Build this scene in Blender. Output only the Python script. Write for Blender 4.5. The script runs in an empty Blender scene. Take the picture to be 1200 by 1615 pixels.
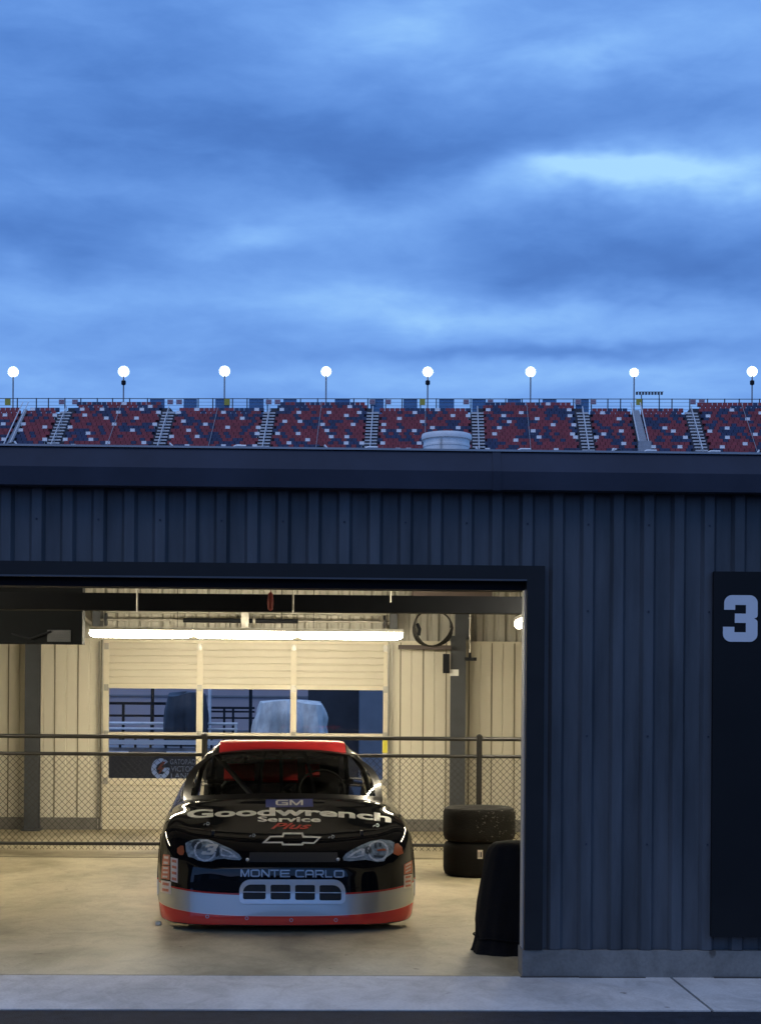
import bpy, bmesh, math, random
from mathutils import Vector, Matrix
from mathutils.bvhtree import BVHTree
random.seed(7)
R = math.radians
scene = bpy.context.scene
C = scene.collection
F = 2500.0; CX = 600.0; HY = 1124.0; H = 1.58

# ------------------------------------------------------------------ camera
a = R(1.5); ph = R(0.42)
fw = Vector((math.sin(a), math.cos(a), 0)); rt = Vector((math.cos(a), -math.sin(a), 0)); up = Vector((0, 0, 1))
rt2 = rt*math.cos(ph) + up*math.sin(ph); up2 = up*math.cos(ph) - rt*math.sin(ph)
camd = bpy.data.cameras.new('camera'); cam = bpy.data.objects.new('camera', camd); C.objects.link(cam)
M = Matrix((( rt2.x, up2.x, -fw.x, 0), (rt2.y, up2.y, -fw.y, 0), (rt2.z, up2.z, -fw.z, H), (0, 0, 0, 1)))
cam.matrix_world = M
camd.sensor_fit = 'VERTICAL'; camd.sensor_height = 36; camd.lens = F/1615*36
camd.shift_y = (HY-807.5)/1615; camd.clip_start = 0.1; camd.clip_end = 3000
scene.camera = cam
CAMP = Vector((0, 0, H))
def ray(u, v): return (rt2*((u-CX)/F) + up2*((HY-v)/F) + fw)
def P(u, v, Y):
    d = ray(u, v); return CAMP + d*(Y/d.y)
def G(u, v, z=0.0):
    d = ray(u, v); return CAMP + d*((z-H)/d.z)

# ------------------------------------------------------------------ materials
def s2l(c):
    return tuple(((x/255)/12.92 if x/255 <= .04045 else ((x/255+.055)/1.055)**2.4) for x in c)
def mat(name, col, rough=.6, metal=0, var=.15, vscale=3, bump=0, bscale=40, coat=0, emit=None, spec=None, stretch=None):
    m = bpy.data.materials.new(name); m.use_nodes = True
    nt = m.node_tree; N = nt.nodes; L = nt.links
    b = N['Principled BSDF']
    b.inputs['Roughness'].default_value = rough; b.inputs['Metallic'].default_value = metal
    if coat: b.inputs['Coat Weight'].default_value = coat; b.inputs['Coat Roughness'].default_value = .03
    if spec is not None: b.inputs['Specular IOR Level'].default_value = spec
    tc = N.new('ShaderNodeTexCoord'); mp = N.new('ShaderNodeMapping')
    L.new(tc.outputs['Object'], mp.inputs['Vector'])
    if stretch: mp.inputs['Scale'].default_value = stretch
    if var:
        n = N.new('ShaderNodeTexNoise'); n.inputs['Scale'].default_value = vscale; n.inputs['Detail'].default_value = 6; n.inputs['Roughness'].default_value = .6
        L.new(mp.outputs[0], n.inputs['Vector'])
        r = N.new('ShaderNodeValToRGB'); r.color_ramp.elements[0].position = .3; r.color_ramp.elements[1].position = .7
        r.color_ramp.elements[0].color = tuple(x*(1-var) for x in col)+(1,)
        r.color_ramp.elements[1].color = tuple(min(1, x*(1+var)) for x in col)+(1,)
        L.new(n.outputs['Fac'], r.inputs[0]); L.new(r.outputs[0], b.inputs['Base Color'])
        mr = N.new('ShaderNodeMapRange'); mr.inputs['To Min'].default_value = max(.02, rough*(1-var*.5)); mr.inputs['To Max'].default_value = min(1, rough*(1+var*.5))
        L.new(n.outputs['Fac'], mr.inputs['Value']); L.new(mr.outputs[0], b.inputs['Roughness'])
    else:
        b.inputs['Base Color'].default_value = tuple(col)+(1,)
    if bump:
        n2 = N.new('ShaderNodeTexNoise'); n2.inputs['Scale'].default_value = bscale; n2.inputs['Detail'].default_value = 5
        L.new(mp.outputs[0], n2.inputs['Vector'])
        bp = N.new('ShaderNodeBump'); bp.inputs['Strength'].default_value = bump; bp.inputs['Distance'].default_value = .01
        L.new(n2.outputs['Fac'], bp.inputs['Height']); L.new(bp.outputs[0], b.inputs['Normal'])
    if emit:
        b.inputs['Emission Color'].default_value = tuple(emit[0])+(1,); b.inputs['Emission Strength'].default_value = emit[1]
    return m

def concrete(name, c1, c2, c3, rough, bump=.25):
    m = bpy.data.materials.new(name); m.use_nodes = True
    nt = m.node_tree; N = nt.nodes; L = nt.links; b = N['Principled BSDF']
    tc = N.new('ShaderNodeTexCoord')
    n1 = N.new('ShaderNodeTexNoise'); n1.inputs['Scale'].default_value = .9; n1.inputs['Detail'].default_value = 8; n1.inputs['Roughness'].default_value = .62; n1.inputs['Distortion'].default_value = .4
    mp = N.new('ShaderNodeMapping'); mp.inputs['Scale'].default_value = (1.5, .9, 1); L.new(tc.outputs['Object'], mp.inputs[0]); L.new(mp.outputs[0], n1.inputs['Vector'])
    r = N.new('ShaderNodeValToRGB'); e = r.color_ramp.elements
    e[0].position = .32; e[0].color = c1+(1,); e[1].position = .68; e[1].color = c3+(1,)
    k = e.new(.5); k.color = c2+(1,)
    L.new(n1.outputs['Fac'], r.inputs[0])
    n2 = N.new('ShaderNodeTexNoise'); n2.inputs['Scale'].default_value = 55; n2.inputs['Detail'].default_value = 4
    L.new(tc.outputs['Object'], n2.inputs['Vector'])
    mx = N.new('ShaderNodeMix'); mx.data_type = 'RGBA'; mx.blend_type = 'MULTIPLY'; mx.inputs[0].default_value = .35
    r2 = N.new('ShaderNodeValToRGB'); r2.color_ramp.elements[0].position = .3; r2.color_ramp.elements[0].color = (.6, .6, .6, 1); r2.color_ramp.elements[1].position = .6
    L.new(n2.outputs['Fac'], r2.inputs[0]); L.new(r.outputs[0], mx.inputs[6]); L.new(r2.outputs[0], mx.inputs[7])
    nb = N.new('ShaderNodeTexNoise'); nb.inputs['Scale'].default_value = 3.1; nb.inputs['Detail'].default_value = 7; nb.inputs['Roughness'].default_value = .7; nb.inputs['Distortion'].default_value = .9
    L.new(mp.outputs[0], nb.inputs['Vector'])
    rb = N.new('ShaderNodeValToRGB'); rb.color_ramp.elements[0].position = .36; rb.color_ramp.elements[0].color = (.62, .60, .58, 1); rb.color_ramp.elements[1].position = .56
    L.new(nb.outputs['Fac'], rb.inputs[0])
    mb_ = N.new('ShaderNodeMix'); mb_.data_type = 'RGBA'; mb_.blend_type = 'MULTIPLY'; mb_.inputs[0].default_value = .5
    L.new(mx.outputs[2], mb_.inputs[6]); L.new(rb.outputs[0], mb_.inputs[7]); mx = mb_
    # small dark spots
    v = N.new('ShaderNodeTexNoise'); v.inputs['Scale'].default_value = 7; v.inputs['Detail'].default_value = 2
    L.new(tc.outputs['Object'], v.inputs['Vector'])
    r3 = N.new('ShaderNodeValToRGB'); r3.color_ramp.elements[0].position = .235; r3.color_ramp.elements[0].color = (.45, .42, .4, 1); r3.color_ramp.elements[1].position = .275
    L.new(v.outputs['Fac'], r3.inputs[0])
    mx2 = N.new('ShaderNodeMix'); mx2.data_type = 'RGBA'; mx2.blend_type = 'MULTIPLY'; mx2.inputs[0].default_value = 1
    L.new(mx.outputs[2], mx2.inputs[6]); L.new(r3.outputs[0], mx2.inputs[7]); L.new(mx2.outputs[2], b.inputs['Base Color'])
    mr = N.new('ShaderNodeMapRange'); mr.inputs['To Min'].default_value = rough-.12; mr.inputs['To Max'].default_value = rough+.15
    L.new(n1.outputs['Fac'], mr.inputs['Value']); L.new(mr.outputs[0], b.inputs['Roughness'])
    bp = N.new('ShaderNodeBump'); bp.inputs['Strength'].default_value = bump; bp.inputs['Distance'].default_value = .004
    L.new(n2.outputs['Fac'], bp.inputs['Height']); L.new(bp.outputs[0], b.inputs['Normal'])
    return m

MT = dict(
 cladding = mat('charcoal_cladding', (.060, .068, .080), .5, .0, .38, 2.2, .12, 14, stretch=(3, 3, .4)),
 trim_black = mat('black_trim', (.010, .011, .013), .6, 0, .2, 4, spec=.3),
 gutter = mat('gutter_metal', (.034, .041, .062), .7, .0, .2, 2, .05, 20, spec=.2),
 roof = mat('roof_metal', (.30, .31, .33), .35, .6, .1, 3),
 galv = mat('galvanised', (.85, .86, .86), .5, .0, .12, 9, .05, 30),
 base = concrete('base_concrete', (.15, .15, .145), (.20, .195, .185), (.25, .245, .23), .8, .4),
 floor = concrete('floor_concrete', (.26, .225, .14), (.44, .385, .26), (.54, .485, .345), .5, .15),
 walk = concrete('sidewalk_concrete', (.40, .39, .375), (.53, .51, .485), (.62, .60, .57), .85, .3),
 asphalt = mat('asphalt', (.023, .026, .034), .9, 0, .4, 12, .8, 160, spec=.2),
 ground = mat('ground', (.09, .09, .085), .9, 0, .3, .3),
 joint = mat('joint', (.06, .055, .05), .9, 0, 0),
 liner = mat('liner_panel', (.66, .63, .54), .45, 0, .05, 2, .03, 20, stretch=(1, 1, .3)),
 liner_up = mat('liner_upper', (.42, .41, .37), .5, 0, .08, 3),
 ceiling = mat('ceiling_dark', (.035, .035, .04), .9, 0, .2, 2),
 steel = mat('dark_steel', (.052, .060, .075), .5, 0, .15, 5, .05, 50),
 steel_black = mat('black_steel', (.009, .011, .016), .7, 0, .15, 5, spec=.2),
 door_panel = mat('door_panel', (.66, .62, .52), .42, 0, .04, 2),
 door_frame = mat('door_frame', (.72, .67, .55), .42, 0, .05, 4),
 track = mat('door_track', (.42, .41, .38), .4, .6, .15, 10),
 fence = mat('fence_black', (.014, .014, .015), .4, 0, .1, 8),
 rubber = mat('tyre_rubber', (.007, .0068, .0066), .9, 0, .35, 9, .5, 60, spec=.25),
 rubber_scuff = mat('tyre_scuffed', (.010, .0095, .009), .9, 0, .5, 6, .8, 90, spec=.25),
 label_white = mat('paper', (.62, .58, .5), .6, 0, .1, 30),
 fabric = mat('black_fabric', (.005, .005, .006), .95, 0, .2, 6, .5, 90, spec=.15),
 white = mat('white_paint', (.75, .75, .75), .5, 0, .03, 10),
 red = mat('gloss_red', (.55, .02, .03), .22, 0, .05, 5, coat=.8),
 red_roof = mat('roof_red', (.62, .025, .03), .42, 0, .05, 5, coat=.12),
 red_matte = mat('red_pad', (.95, .07, .07), .5, 0, .1, 5),
 silver = mat('silver_paint', (.6, .61, .62), .28, .75, .05, 9),
 chrome = mat('chrome_grey', (.66, .68, .71), .3, .7, .05, 9),
 dark_mesh = mat('dark_mesh', (.012, .013, .015), .6, 0, .2, 60),
 orange = mat('orange_lens', (.45, .12, .05), .2, 0, .1, 40, coat=.5),
 sticker = mat('sticker_cream', (.72, .62, .55), .4, 0, .1, 60),
 sticker_or = mat('sticker_orange', (.62, .2, .11), .4, 0, .25, 50),
 seat_red = mat('seat_red', (.27, .042, .048), .45, 0, .3, 1.3),
 seat_blue = mat('seat_navy', (.030, .045, .105), .45, 0, .3, 1.3),
 seat_white = mat('seat_white', (.80, .80, .80), .45, 0, .08, 3),
 terrace = mat('terrace', (.06, .06, .075), .9, 0, .2, 1),
 step = mat('aisle_step', (.60, .60, .60), .8, 0, .15, 2),
 banner = mat('navy_banner', (.09, .22, .42), .6, 0, .1, 1),
 yellow = mat('yellow_sign', (.40, .36, .05), .6, 0, .1, 1),
 grey = mat('mid_grey', (.25, .26, .28), .6, 0, .1, 2),
 blue_wall = mat('blue_wall', (.46, .40, .42), .7, 0, .1, .4),
 tarp_dark = mat('dark_tarp', (.035, .038, .045), .5, 0, .3, 3),
 tarp_silver = mat('silver_tarp', (.84, .80, .74), .38, .0, .25, 6, 1.0, 7, stretch=(1.6, 1.6, .6)),
 hose = mat('hose', (.012, .012, .012), .4, 0, 0),
 tube = mat('lamp_tube', (.9, .9, .85), .5, 0, 0, emit=((1, .875, .63), 96)),
 flood = mat('flood_lens', (.9, .9, .9), .5, 0, 0, emit=((1, .97, .85), 14)),
 flood_halo = mat('flood_halo_glow', (.9, .9, .9), .5, 0, 0, emit=((.62, .80, 1), 1.25)),  # pale blue glow for the imitated halo round the floodlights
 lamp_body = mat('lamp_body', (.6, .6, .58), .5, 0, .05, 9),
)
def glass(name, tint, refl=.9, mixf=.12):
    m = bpy.data.materials.new(name); m.use_nodes = True
    N = m.node_tree.nodes; L = m.node_tree.links
    N.remove(N['Principled BSDF']); out = N['Material Output']
    t = N.new('ShaderNodeBsdfTransparent'); t.inputs[0].default_value = tint+(1,)
    g = N.new('ShaderNodeBsdfGlossy'); g.inputs['Roughness'].default_value = .02; g.inputs[0].default_value = (refl, refl, refl, 1)
    lw = N.new('ShaderNodeFresnel'); lw.inputs[0].default_value = 1.45
    mx = N.new('ShaderNodeMixShader'); L.new(lw.outputs[0], mx.inputs[0]); L.new(t.outputs[0], mx.inputs[1]); L.new(g.outputs[0], mx.inputs[2])
    L.new(mx.outputs[0], out.inputs[0]); return m
MT['pane'] = glass('window_glass', (.97, .98, .98))
MT['windshield'] = glass('windshield_glass', (.80, .81, .81))

# ------------------------------------------------------------------ object helpers
def link(o, parent=None):
    C.objects.link(o)
    if parent is not None: o.parent = parent
    return o
def tag(o, label=None, cat=None, group=None, kind=None):
    if label: o['label'] = label
    if cat: o['category'] = cat
    if group: o['group'] = group
    if kind: o['kind'] = kind
    return o
def empty(name, loc, label, cat, group=None, rz=0):
    o = bpy.data.objects.new(name, None); o.location = loc; o.rotation_euler = (0, 0, rz); o.empty_display_size = .2
    C.objects.link(o); bpy.context.view_layer.update(); return tag(o, label, cat, group)
class MB:
    def __init__(s): s.bm = bmesh.new(); s.mi = 0
    def face(s, vs):
        try: f = s.bm.faces.new(vs); f.material_index = s.mi; return f
        except ValueError: return None
    def box(s, x0, x1, y0, y1, z0, z1, rot=None):
        co = [(x, y, z) for z in (z0, z1) for y in (y0, y1) for x in (x0, x1)]
        if rot is not None:
            c = Vector(((x0+x1)/2, (y0+y1)/2, (z0+z1)/2)); co = [tuple(c + rot @ (Vector(p)-c)) for p in co]
        v = [s.bm.verts.new(p) for p in co]
        for q in ((0, 2, 3, 1), (4, 5, 7, 6), (0, 1, 5, 4), (2, 6, 7, 3), (0, 4, 6, 2), (1, 3, 7, 5)): s.face([v[i] for i in q])
        return s
    def tube(s, pts, r, n=8, closed=False, caps=True):
        pts = [Vector(p) for p in pts]; rings = []; prev = None
        for i, p in enumerate(pts):
            if closed: t = pts[(i+1) % len(pts)]-pts[i-1]
            else: t = pts[min(i+1, len(pts)-1)]-pts[max(i-1, 0)]
            t.normalize()
            if prev is None:
                ref = Vector((0, 0, 1)) if abs(t.z) < .9 else Vector((1, 0, 0))
                nrm = t.cross(ref).normalized()
            else: nrm = (prev - t*prev.dot(t)).normalized()
            prev = nrm; b = t.cross(nrm)
            rr = r[i] if isinstance(r, (list, tuple)) else r
            rings.append([s.bm.verts.new(p+(nrm*math.cos(2*math.pi*k/n)+b*math.sin(2*math.pi*k/n))*rr) for k in range(n)])
        m = len(rings)
        for i in range(m if closed else m-1):
            A, B = rings[i], rings[(i+1) % m]
            for k in range(n): s.face([A[k], A[(k+1) % n], B[(k+1) % n], B[k]])
        if not closed and caps: s.face(rings[0][::-1]); s.face(rings[-1])
        return s
    def lathe(s, prof, c=(0, 0, 0), axis='z', n=32, wob=None):
        rings = []
        for r, h in prof:
            ring = []
            for k in range(n):
                an = 2*math.pi*k/n; rr = r*(wob(an, h) if wob else 1)
                if axis == 'z': p = (c[0]+rr*math.cos(an), c[1]+rr*math.sin(an), c[2]+h)
                elif axis == 'x': p = (c[0]+h, c[1]+rr*math.cos(an), c[2]+rr*math.sin(an))
                else: p = (c[0]+rr*math.cos(an), c[1]+h, c[2]+rr*math.sin(an))
                ring.append(s.bm.verts.new(p))
            rings.append(ring)
        for A, B in zip(rings, rings[1:]):
            for k in range(n): s.face([A[k], A[(k+1) % n], B[(k+1) % n], B[k]])
        if prof[0][0] > 1e-5: s.face(rings[0][::-1])
        if prof[-1][0] > 1e-5: s.face(rings[-1])
        return s
    def prism(s, poly, x0, x1):      # poly in (y,z), swept along x
        A = [s.bm.verts.new((x0, y, z)) for y, z in poly]; B = [s.bm.verts.new((x1, y, z)) for y, z in poly]
        n = len(poly)
        for i in range(n): s.face([A[i], A[(i+1) % n], B[(i+1) % n], B[i]])
        s.face(A[::-1]); s.face(B); return s
    def grid(s, rows, closed=False):
        V = [[s.bm.verts.new(p) for p in r] for r in rows]
        for A, B in zip(V, V[1:]):
            n = len(A)
            for k in range(n if closed else n-1): s.face([A[k], A[(k+1) % n], B[(k+1) % n], B[k]])
        return V
    def build(s, name, m, parent=None, smooth=False, bevel=0, local=False):
        bm = s.bm
        if bevel:
            bmesh.ops.bevel(bm, geom=[e for e in bm.edges if len(e.link_faces) == 2 and e.calc_face_angle(0) > .6], offset=bevel, segments=2, affect='EDGES', profile=.6)
        bmesh.ops.recalc_face_normals(bm, faces=bm.faces)
        if smooth:
            for f in bm.faces: f.smooth = True
        me = bpy.data.meshes.new(name); bm.to_mesh(me); bm.free()
        if smooth:
            try: me.set_sharp_from_angle(angle=R(38))
            except Exception: pass
        for x in (m if isinstance(m, (list, tuple)) else [m]): me.materials.append(x)
        o = bpy.data.objects.new(name, me); C.objects.link(o)
        if parent is not None:
            o.parent = parent
            if not local: o.matrix_parent_inverse = parent.matrix_world.inverted()
        return o
def set_origin(o):
    """move a root mesh's origin to the middle of its base"""
    me = o.data; co = [v.co for v in me.vertices]
    c = Vector(((min(v.x for v in co)+max(v.x for v in co))/2, (min(v.y for v in co)+max(v.y for v in co))/2, min(v.z for v in co)))
    me.transform(Matrix.Translation(-c)); o.location = c; return o

def shape2d(polys=None, text=None, offset=0, shear=0, extrude=0, res=6):
    """flat filled mesh (verts, faces) from closed polygons or from text"""
    if text is not None:
        cu = bpy.data.curves.new('t', 'FONT'); cu.body = text; cu.offset = offset; cu.shear = shear
        cu.resolution_u = res
    else:
        cu = bpy.data.curves.new('t', 'CURVE'); cu.dimensions = '2D'
        for p in polys:
            sp = cu.splines.new('POLY'); sp.points.add(len(p)-1); sp.use_cyclic_u = True
            for i, q in enumerate(p): sp.points[i].co = (q[0], q[1], 0, 1)
    if hasattr(cu, 'fill_mode'): cu.fill_mode = 'BOTH' if text is not None or True else 'NONE'
    ob = bpy.data.objects.new('t', cu); C.objects.link(ob)
    bpy.context.view_layer.update()
    me = bpy.data.meshes.new_from_object(ob.evaluated_get(bpy.context.evaluated_depsgraph_get()))
    V = [tuple(v.co) for v in me.vertices]; Fc = [tuple(p.vertices) for p in me.polygons]
    bpy.data.objects.remove(ob); bpy.data.curves.remove(cu); bpy.data.meshes.remove(me)
    return V, Fc
def norm01(V):
    x0 = min(v[0] for v in V); x1 = max(v[0] for v in V); y0 = min(v[1] for v in V); y1 = max(v[1] for v in V)
    return [((v[0]-x0)/(x1-x0), (v[1]-y0)/(y1-y0)) for v in V]
def to_bm(V, Fc, fn=None):
    bm = bmesh.new(); vs = [bm.verts.new((fn(v) if fn else v)) for v in V]
    for f in Fc:
        try: bm.faces.new([vs[i] for i in f])
        except ValueError: pass
    bmesh.ops.remove_doubles(bm, verts=bm.verts, dist=1e-5)
    return bm
def cut(bm, step):
    xs = [v.co.x for v in bm.verts]; ys = [v.co.y for v in bm.verts]
    for ax, lo, hi in ((0, min(xs), max(xs)), (1, min(ys), max(ys))):
        k = math.floor(lo/step)+1
        while k*step < hi:
            p = Vector((0, 0, 0)); n = Vector((0, 0, 0)); p[ax] = k*step; n[ax] = 1
            bmesh.ops.bisect_plane(bm, geom=bm.verts[:]+bm.edges[:]+bm.faces[:], dist=1e-6, plane_co=p, plane_no=n)
            k += 1

# ------------------------------------------------------------------ world
def build_world():
    w = bpy.data.worlds.new('World'); scene.world = w; w.use_nodes = True
    nt = w.node_tree; N = nt.nodes; L = nt.links; N.clear()
    out = N.new('ShaderNodeOutputWorld'); bg = N.new('ShaderNodeBackground'); L.new(bg.outputs[0], out.inputs[0])
    def val(x):
        return x
    def math_(op, *ins):
        n = N.new('ShaderNodeMath'); n.operation = op
        for i, x in enumerate(ins):
            if isinstance(x, (int, float)): n.inputs[i].default_value = x
            else: L.new(x, n.inputs[i])
        return n.outputs[0]
    tc = N.new('ShaderNodeTexCoord'); sx = N.new('ShaderNodeSeparateXYZ'); L.new(tc.outputs['Generated'], sx.inputs[0])
    x, y, z = sx.outputs
    az = math_('ARCTAN2', x, y); el = math_('ARCSINE', z)
    zc = math_('ADD', math_('MAXIMUM', z, 0), .10)
    px = math_('DIVIDE', x, zc); py = math_('DIVIDE', y, zc)
    cb = N.new('ShaderNodeCombineXYZ'); L.new(px, cb.inputs[0]); L.new(math_('MULTIPLY', py, .8), cb.inputs[1])
    def noise(vec, sc, det, rough, dist=0, seed=0):
        n = N.new('ShaderNodeTexNoise'); n.noise_dimensions = '4D'; n.inputs['W'].default_value = seed
        n.inputs['Scale'].default_value = sc; n.inputs['Detail'].default_value = det; n.inputs['Roughness'].default_value = rough; n.inputs['Distortion'].default_value = dist
        L.new(vec, n.inputs['Vector']); return n.outputs['Fac']
    # warp for the placed cloud masses
    cb2 = N.new('ShaderNodeCombineXYZ'); L.new(az, cb2.inputs[0]); L.new(math_('MULTIPLY', el, 2.2), cb2.inputs[1])
    w1 = math_('SUBTRACT', noise(cb2.outputs[0], 7, 4, .55, 0, 3), .5); w2 = math_('SUBTRACT', noise(cb2.outputs[0], 8, 4, .55, 0, 9), .5)
    azw = math_('ADD', az, math_('MULTIPLY', w1, .11)); elw = math_('ADD', el, math_('MULTIPLY', w2, .06))
    blobs = [ # u, v, half width, half height, amplitude  (photo pixels turned into angles)
        (560, 245, 210, 46, -.36), (330, 205, 300, 50, -.20), (180, 80, 250, 50, -.26), (80, 210, 200, 50, -.12),
        (935, 268, 150, 26, .50), (1150, 280, 130, 24, .30), (900, 300, 160, 35, .12),
        (1050, 412, 260, 38, -.40), (850, 390, 120, 40, -.18), (1000, 345, 180, 22, -.12), (1150, 450, 160, 25, -.2),
        (90, 372, 190, 38, -.30), (280, 345, 130, 20, -.12), (20, 420, 140, 26, -.14),
        (390, 372, 110, 22, .32), (560, 335, 110, 18, .08), (620, 480, 240, 28, .26), (960, 500, 200, 32, .14), (150, 470, 180, 26, .10),
        (620, 40, 150, 45, .24), (910, 84, 80, 16, .20), (1130, 60, 180, 50, .10), (900, 165, 280, 40, -.24),
        (880, 556, 260, 14, -.32), (350, 560, 230, 16, -.02), (600, 610, 900, 22, .12), (1040, 590, 200, 12, .08), (700, 120, 200, 40, .02),
    ]
    tot = None
    for u, v, hw, hh, am in blobs:
        d = ray(u, v).normalized(); a0 = math.atan2(d.x, d.y); e0 = math.asin(d.z)
        dx = math_('DIVIDE', math_('SUBTRACT', azw, a0), hw/F*1.15); dy = math_('DIVIDE', math_('SUBTRACT', elw, e0), hh/F*1.15)
        g = math_('EXPONENT', math_('MULTIPLY', math_('ADD', math_('MULTIPLY', dx, dx), math_('MULTIPLY', dy, dy)), -1))
        g = math_('MULTIPLY', g, am)
        tot = g if tot is None else math_('ADD', tot, g)
    n1 = math_('SUBTRACT', noise(cb.outputs[0], 1.1, 6, .5, .5, 1.5), .5)
    n2 = math_('SUBTRACT', noise(cb.outputs[0], 3.5, 5, .55, .3, 5), .5)
    cb3 = N.new('ShaderNodeCombineXYZ'); L.new(az, cb3.inputs[0]); L.new(math_('MULTIPLY', el, 3.2), cb3.inputs[1])
    n3 = math_('SUBTRACT', noise(cb3.outputs[0], 16, 6, .6, .3, 7), .5)
    t = math_('ADD', math_('ADD', .5, math_('MULTIPLY', tot, 1.02)), math_('ADD', math_('ADD', math_('MULTIPLY', n1, .45), math_('MULTIPLY', n2, .14)), math_('MULTIPLY', n3, .44)))
    rp = N.new('ShaderNodeValToRGB'); e = rp.color_ramp.elements; rp.color_ramp.interpolation = 'B_SPLINE'
    e[0].position = 0; e[0].color = s2l((66, 112, 188))+(1,)
    e[1].position = 1; e[1].color = s2l((172, 222, 255))+(1,)
    for p, c in ((.22, (80, 130, 208)), (.5, (106, 156, 232)), (.76, (130, 182, 250))):
        k = e.new(p); k.color = s2l(c)+(1,)
    L.new(t, rp.inputs[0])
    # below the horizon the world is dim
    sky = N.new('ShaderNodeTexSky'); sky.sky_type = 'NISHITA'; sky.sun_disc = False; sky.sun_elevation = R(2); sky.sun_rotation = R(200)
    ad = N.new('ShaderNodeMix'); ad.data_type = 'RGBA'; ad.blend_type = 'ADD'; ad.inputs[0].default_value = .012
    L.new(rp.outputs[0], ad.inputs[6]); L.new(sky.outputs[0], ad.inputs[7])
    L.new(ad.outputs[2], bg.inputs[0]); bg.inputs[1].default_value = 1.0
build_world()
sd = bpy.data.lights.new('sun', 'SUN'); sd.energy = .62; sd.angle = R(45); sd.color = (1, .92, .86)
so = bpy.data.objects.new('sun', sd); so.rotation_euler = (R(28), 0, R(-25)); so.location = (0, -5, 20); C.objects.link(so)

# ------------------------------------------------------------------ the setting
W = 9.52; BACK = 21.15; KERB = 8.43
b = MB(); b.grid([[(-400, -100, -.09), (400, -100, -.09)], [(-400, 900, -.09), (400, 900, -.09)]]); tag(b.build('ground', MT['ground']), kind='structure')
b = MB(); b.grid([[(-40, -40, -.007), (40, -40, -.007)], [(-40, KERB+.004, -.007), (40, KERB+.004, -.007)]]); tag(b.build('asphalt_road', MT['asphalt']), kind='structure')
# sidewalk slabs with control joints
jx = [-14, -9.2, -4.6, -1.1+0, G(1062, 1545).x, 6.2, 12]
jx[3] = -40
jx = sorted([-14, -9.4, -5.4, G(1062, 1545).x, 6.2, 12])
b = MB()
for x0, x1 in zip(jx, jx[1:]):
    b.box(x0+.009, x1-.009, KERB, W-.012, -.16, 0)
o = b.build('sidewalk', MT['walk'], bevel=.006); tag(o, kind='structure')
b = MB(); b.box(-14, 12, KERB+.02, W+.01, -.17, -.012); tag(b.build('sidewalk_joint', MT['joint']), kind='structure')
b = MB(); b.box(-8.5, 6, W-.002, BACK+.3, -.16, 0.001); tag(b.build('garage_floor', MT['floor']), kind='structure')
# saw cut in the garage slab
b = MB(); yj = G(100, 1352).y
b.box(-8.4, 5.9, yj-.006, yj+.006, -.01, .004); tag(b.build('floor_joint', MT['joint']), kind='structure')
b = MB(); b.grid([[(-60, BACK+.32, -.03), (60, BACK+.32, -.03)], [(-60, 120, -.03), (60, 120, -.03)]]); tag(b.build('rear_pavement', MT['asphalt']), kind='structure')

# ------------------------------------------------------------------ garage building
gar = empty('garage_building', (0, W, 0), 'long low charcoal metal-clad race garage with one lit open bay', 'building')
XL = -8.5; XR = 8.0; ZT = 2.99
ox1 = P(857, 1200, W).x; ox0 = ox1-5.0      # outer edges of opening trim
ozt = P(600, 891, W).z
zb = P(1000, 1497, W).z
# front cladding: ribbed sheet
b = MB(); per = .183; x = XL; prof = []
while x < XR:
    for dx, dy in ((0, 0), (.058, 0), (.078, -.030), (.135, -.030), (.155, 0)): prof.append((x+dx, dy))
    prof.append((x+.1065, -.030))
    x += per
prof = sorted(prof)
def zlow(x): return ozt-.01 if ox0+.02 < x < ox1-.02 else zb
for (xa, ya), (xb, yb) in zip(prof, prof[1:]):
    if xb-xa < 1e-4: continue
    zl = zlow((xa+xb)/2)
    v = [b.bm.verts.new(p) for p in ((xa, W+ya, zl), (xb, W+yb, zl), (xb, W+yb, ZT), (xa, W+ya, ZT))]; b.face(v)
cladb = b
b = MB(); b.box(XL, ox0, W+.01, W+.18, 0, ZT); b.box(ox1, XR, W+.01, W+.18, 0, ZT); b.box(ox0, ox1, W+.01, W+.18, ozt+.0, ZT)
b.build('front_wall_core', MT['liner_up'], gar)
# screw heads on the cladding
b = cladb
b.mi = 1
for zz in (2.2, 2.72, 1.45, .8):
    x = XL+.1065
    while x < XR:
        if not (ox0-.05 < x < ox1+.05 and zz < ozt+.05) : b.box(x-.005, x+.005, W-.0345, W-.029, zz-.005, zz+.005)
        x += per*2
b.build('front_cladding', [MT['cladding'], MT['gutter']], gar)
# eave gutter
b = MB(); zt = P(300, 711, W).z; zm = P(300, 738, W-.15).z; zl = P(300, 767, W-.14).z
x = XL-.2
b.prism([(W+.02, zt), (W-.10, zt-.005), (W-.155, zm), (W-.143, zl), (W+.0, zl+.005)], XL-.2, XR+.2)
b.build('eave_gutter', MT['gutter'], gar)
b = MB()
b.box(XL-.2, XR+.2, W-.11, W+.02, zt, zt+.012)
b.build('drip_edge', MT['roof'], gar)
b = MB()
for x in (-5.2, 0.9, 6.9): b.prism([(W-.102, zt+.003), (W-.159, zm), (W-.146, zl-.004), (W-.06, zl-.004), (W-.06, zt+.003)], x, x+.05)
b.build('gutter_joint', MT['gutter'], gar)
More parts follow.
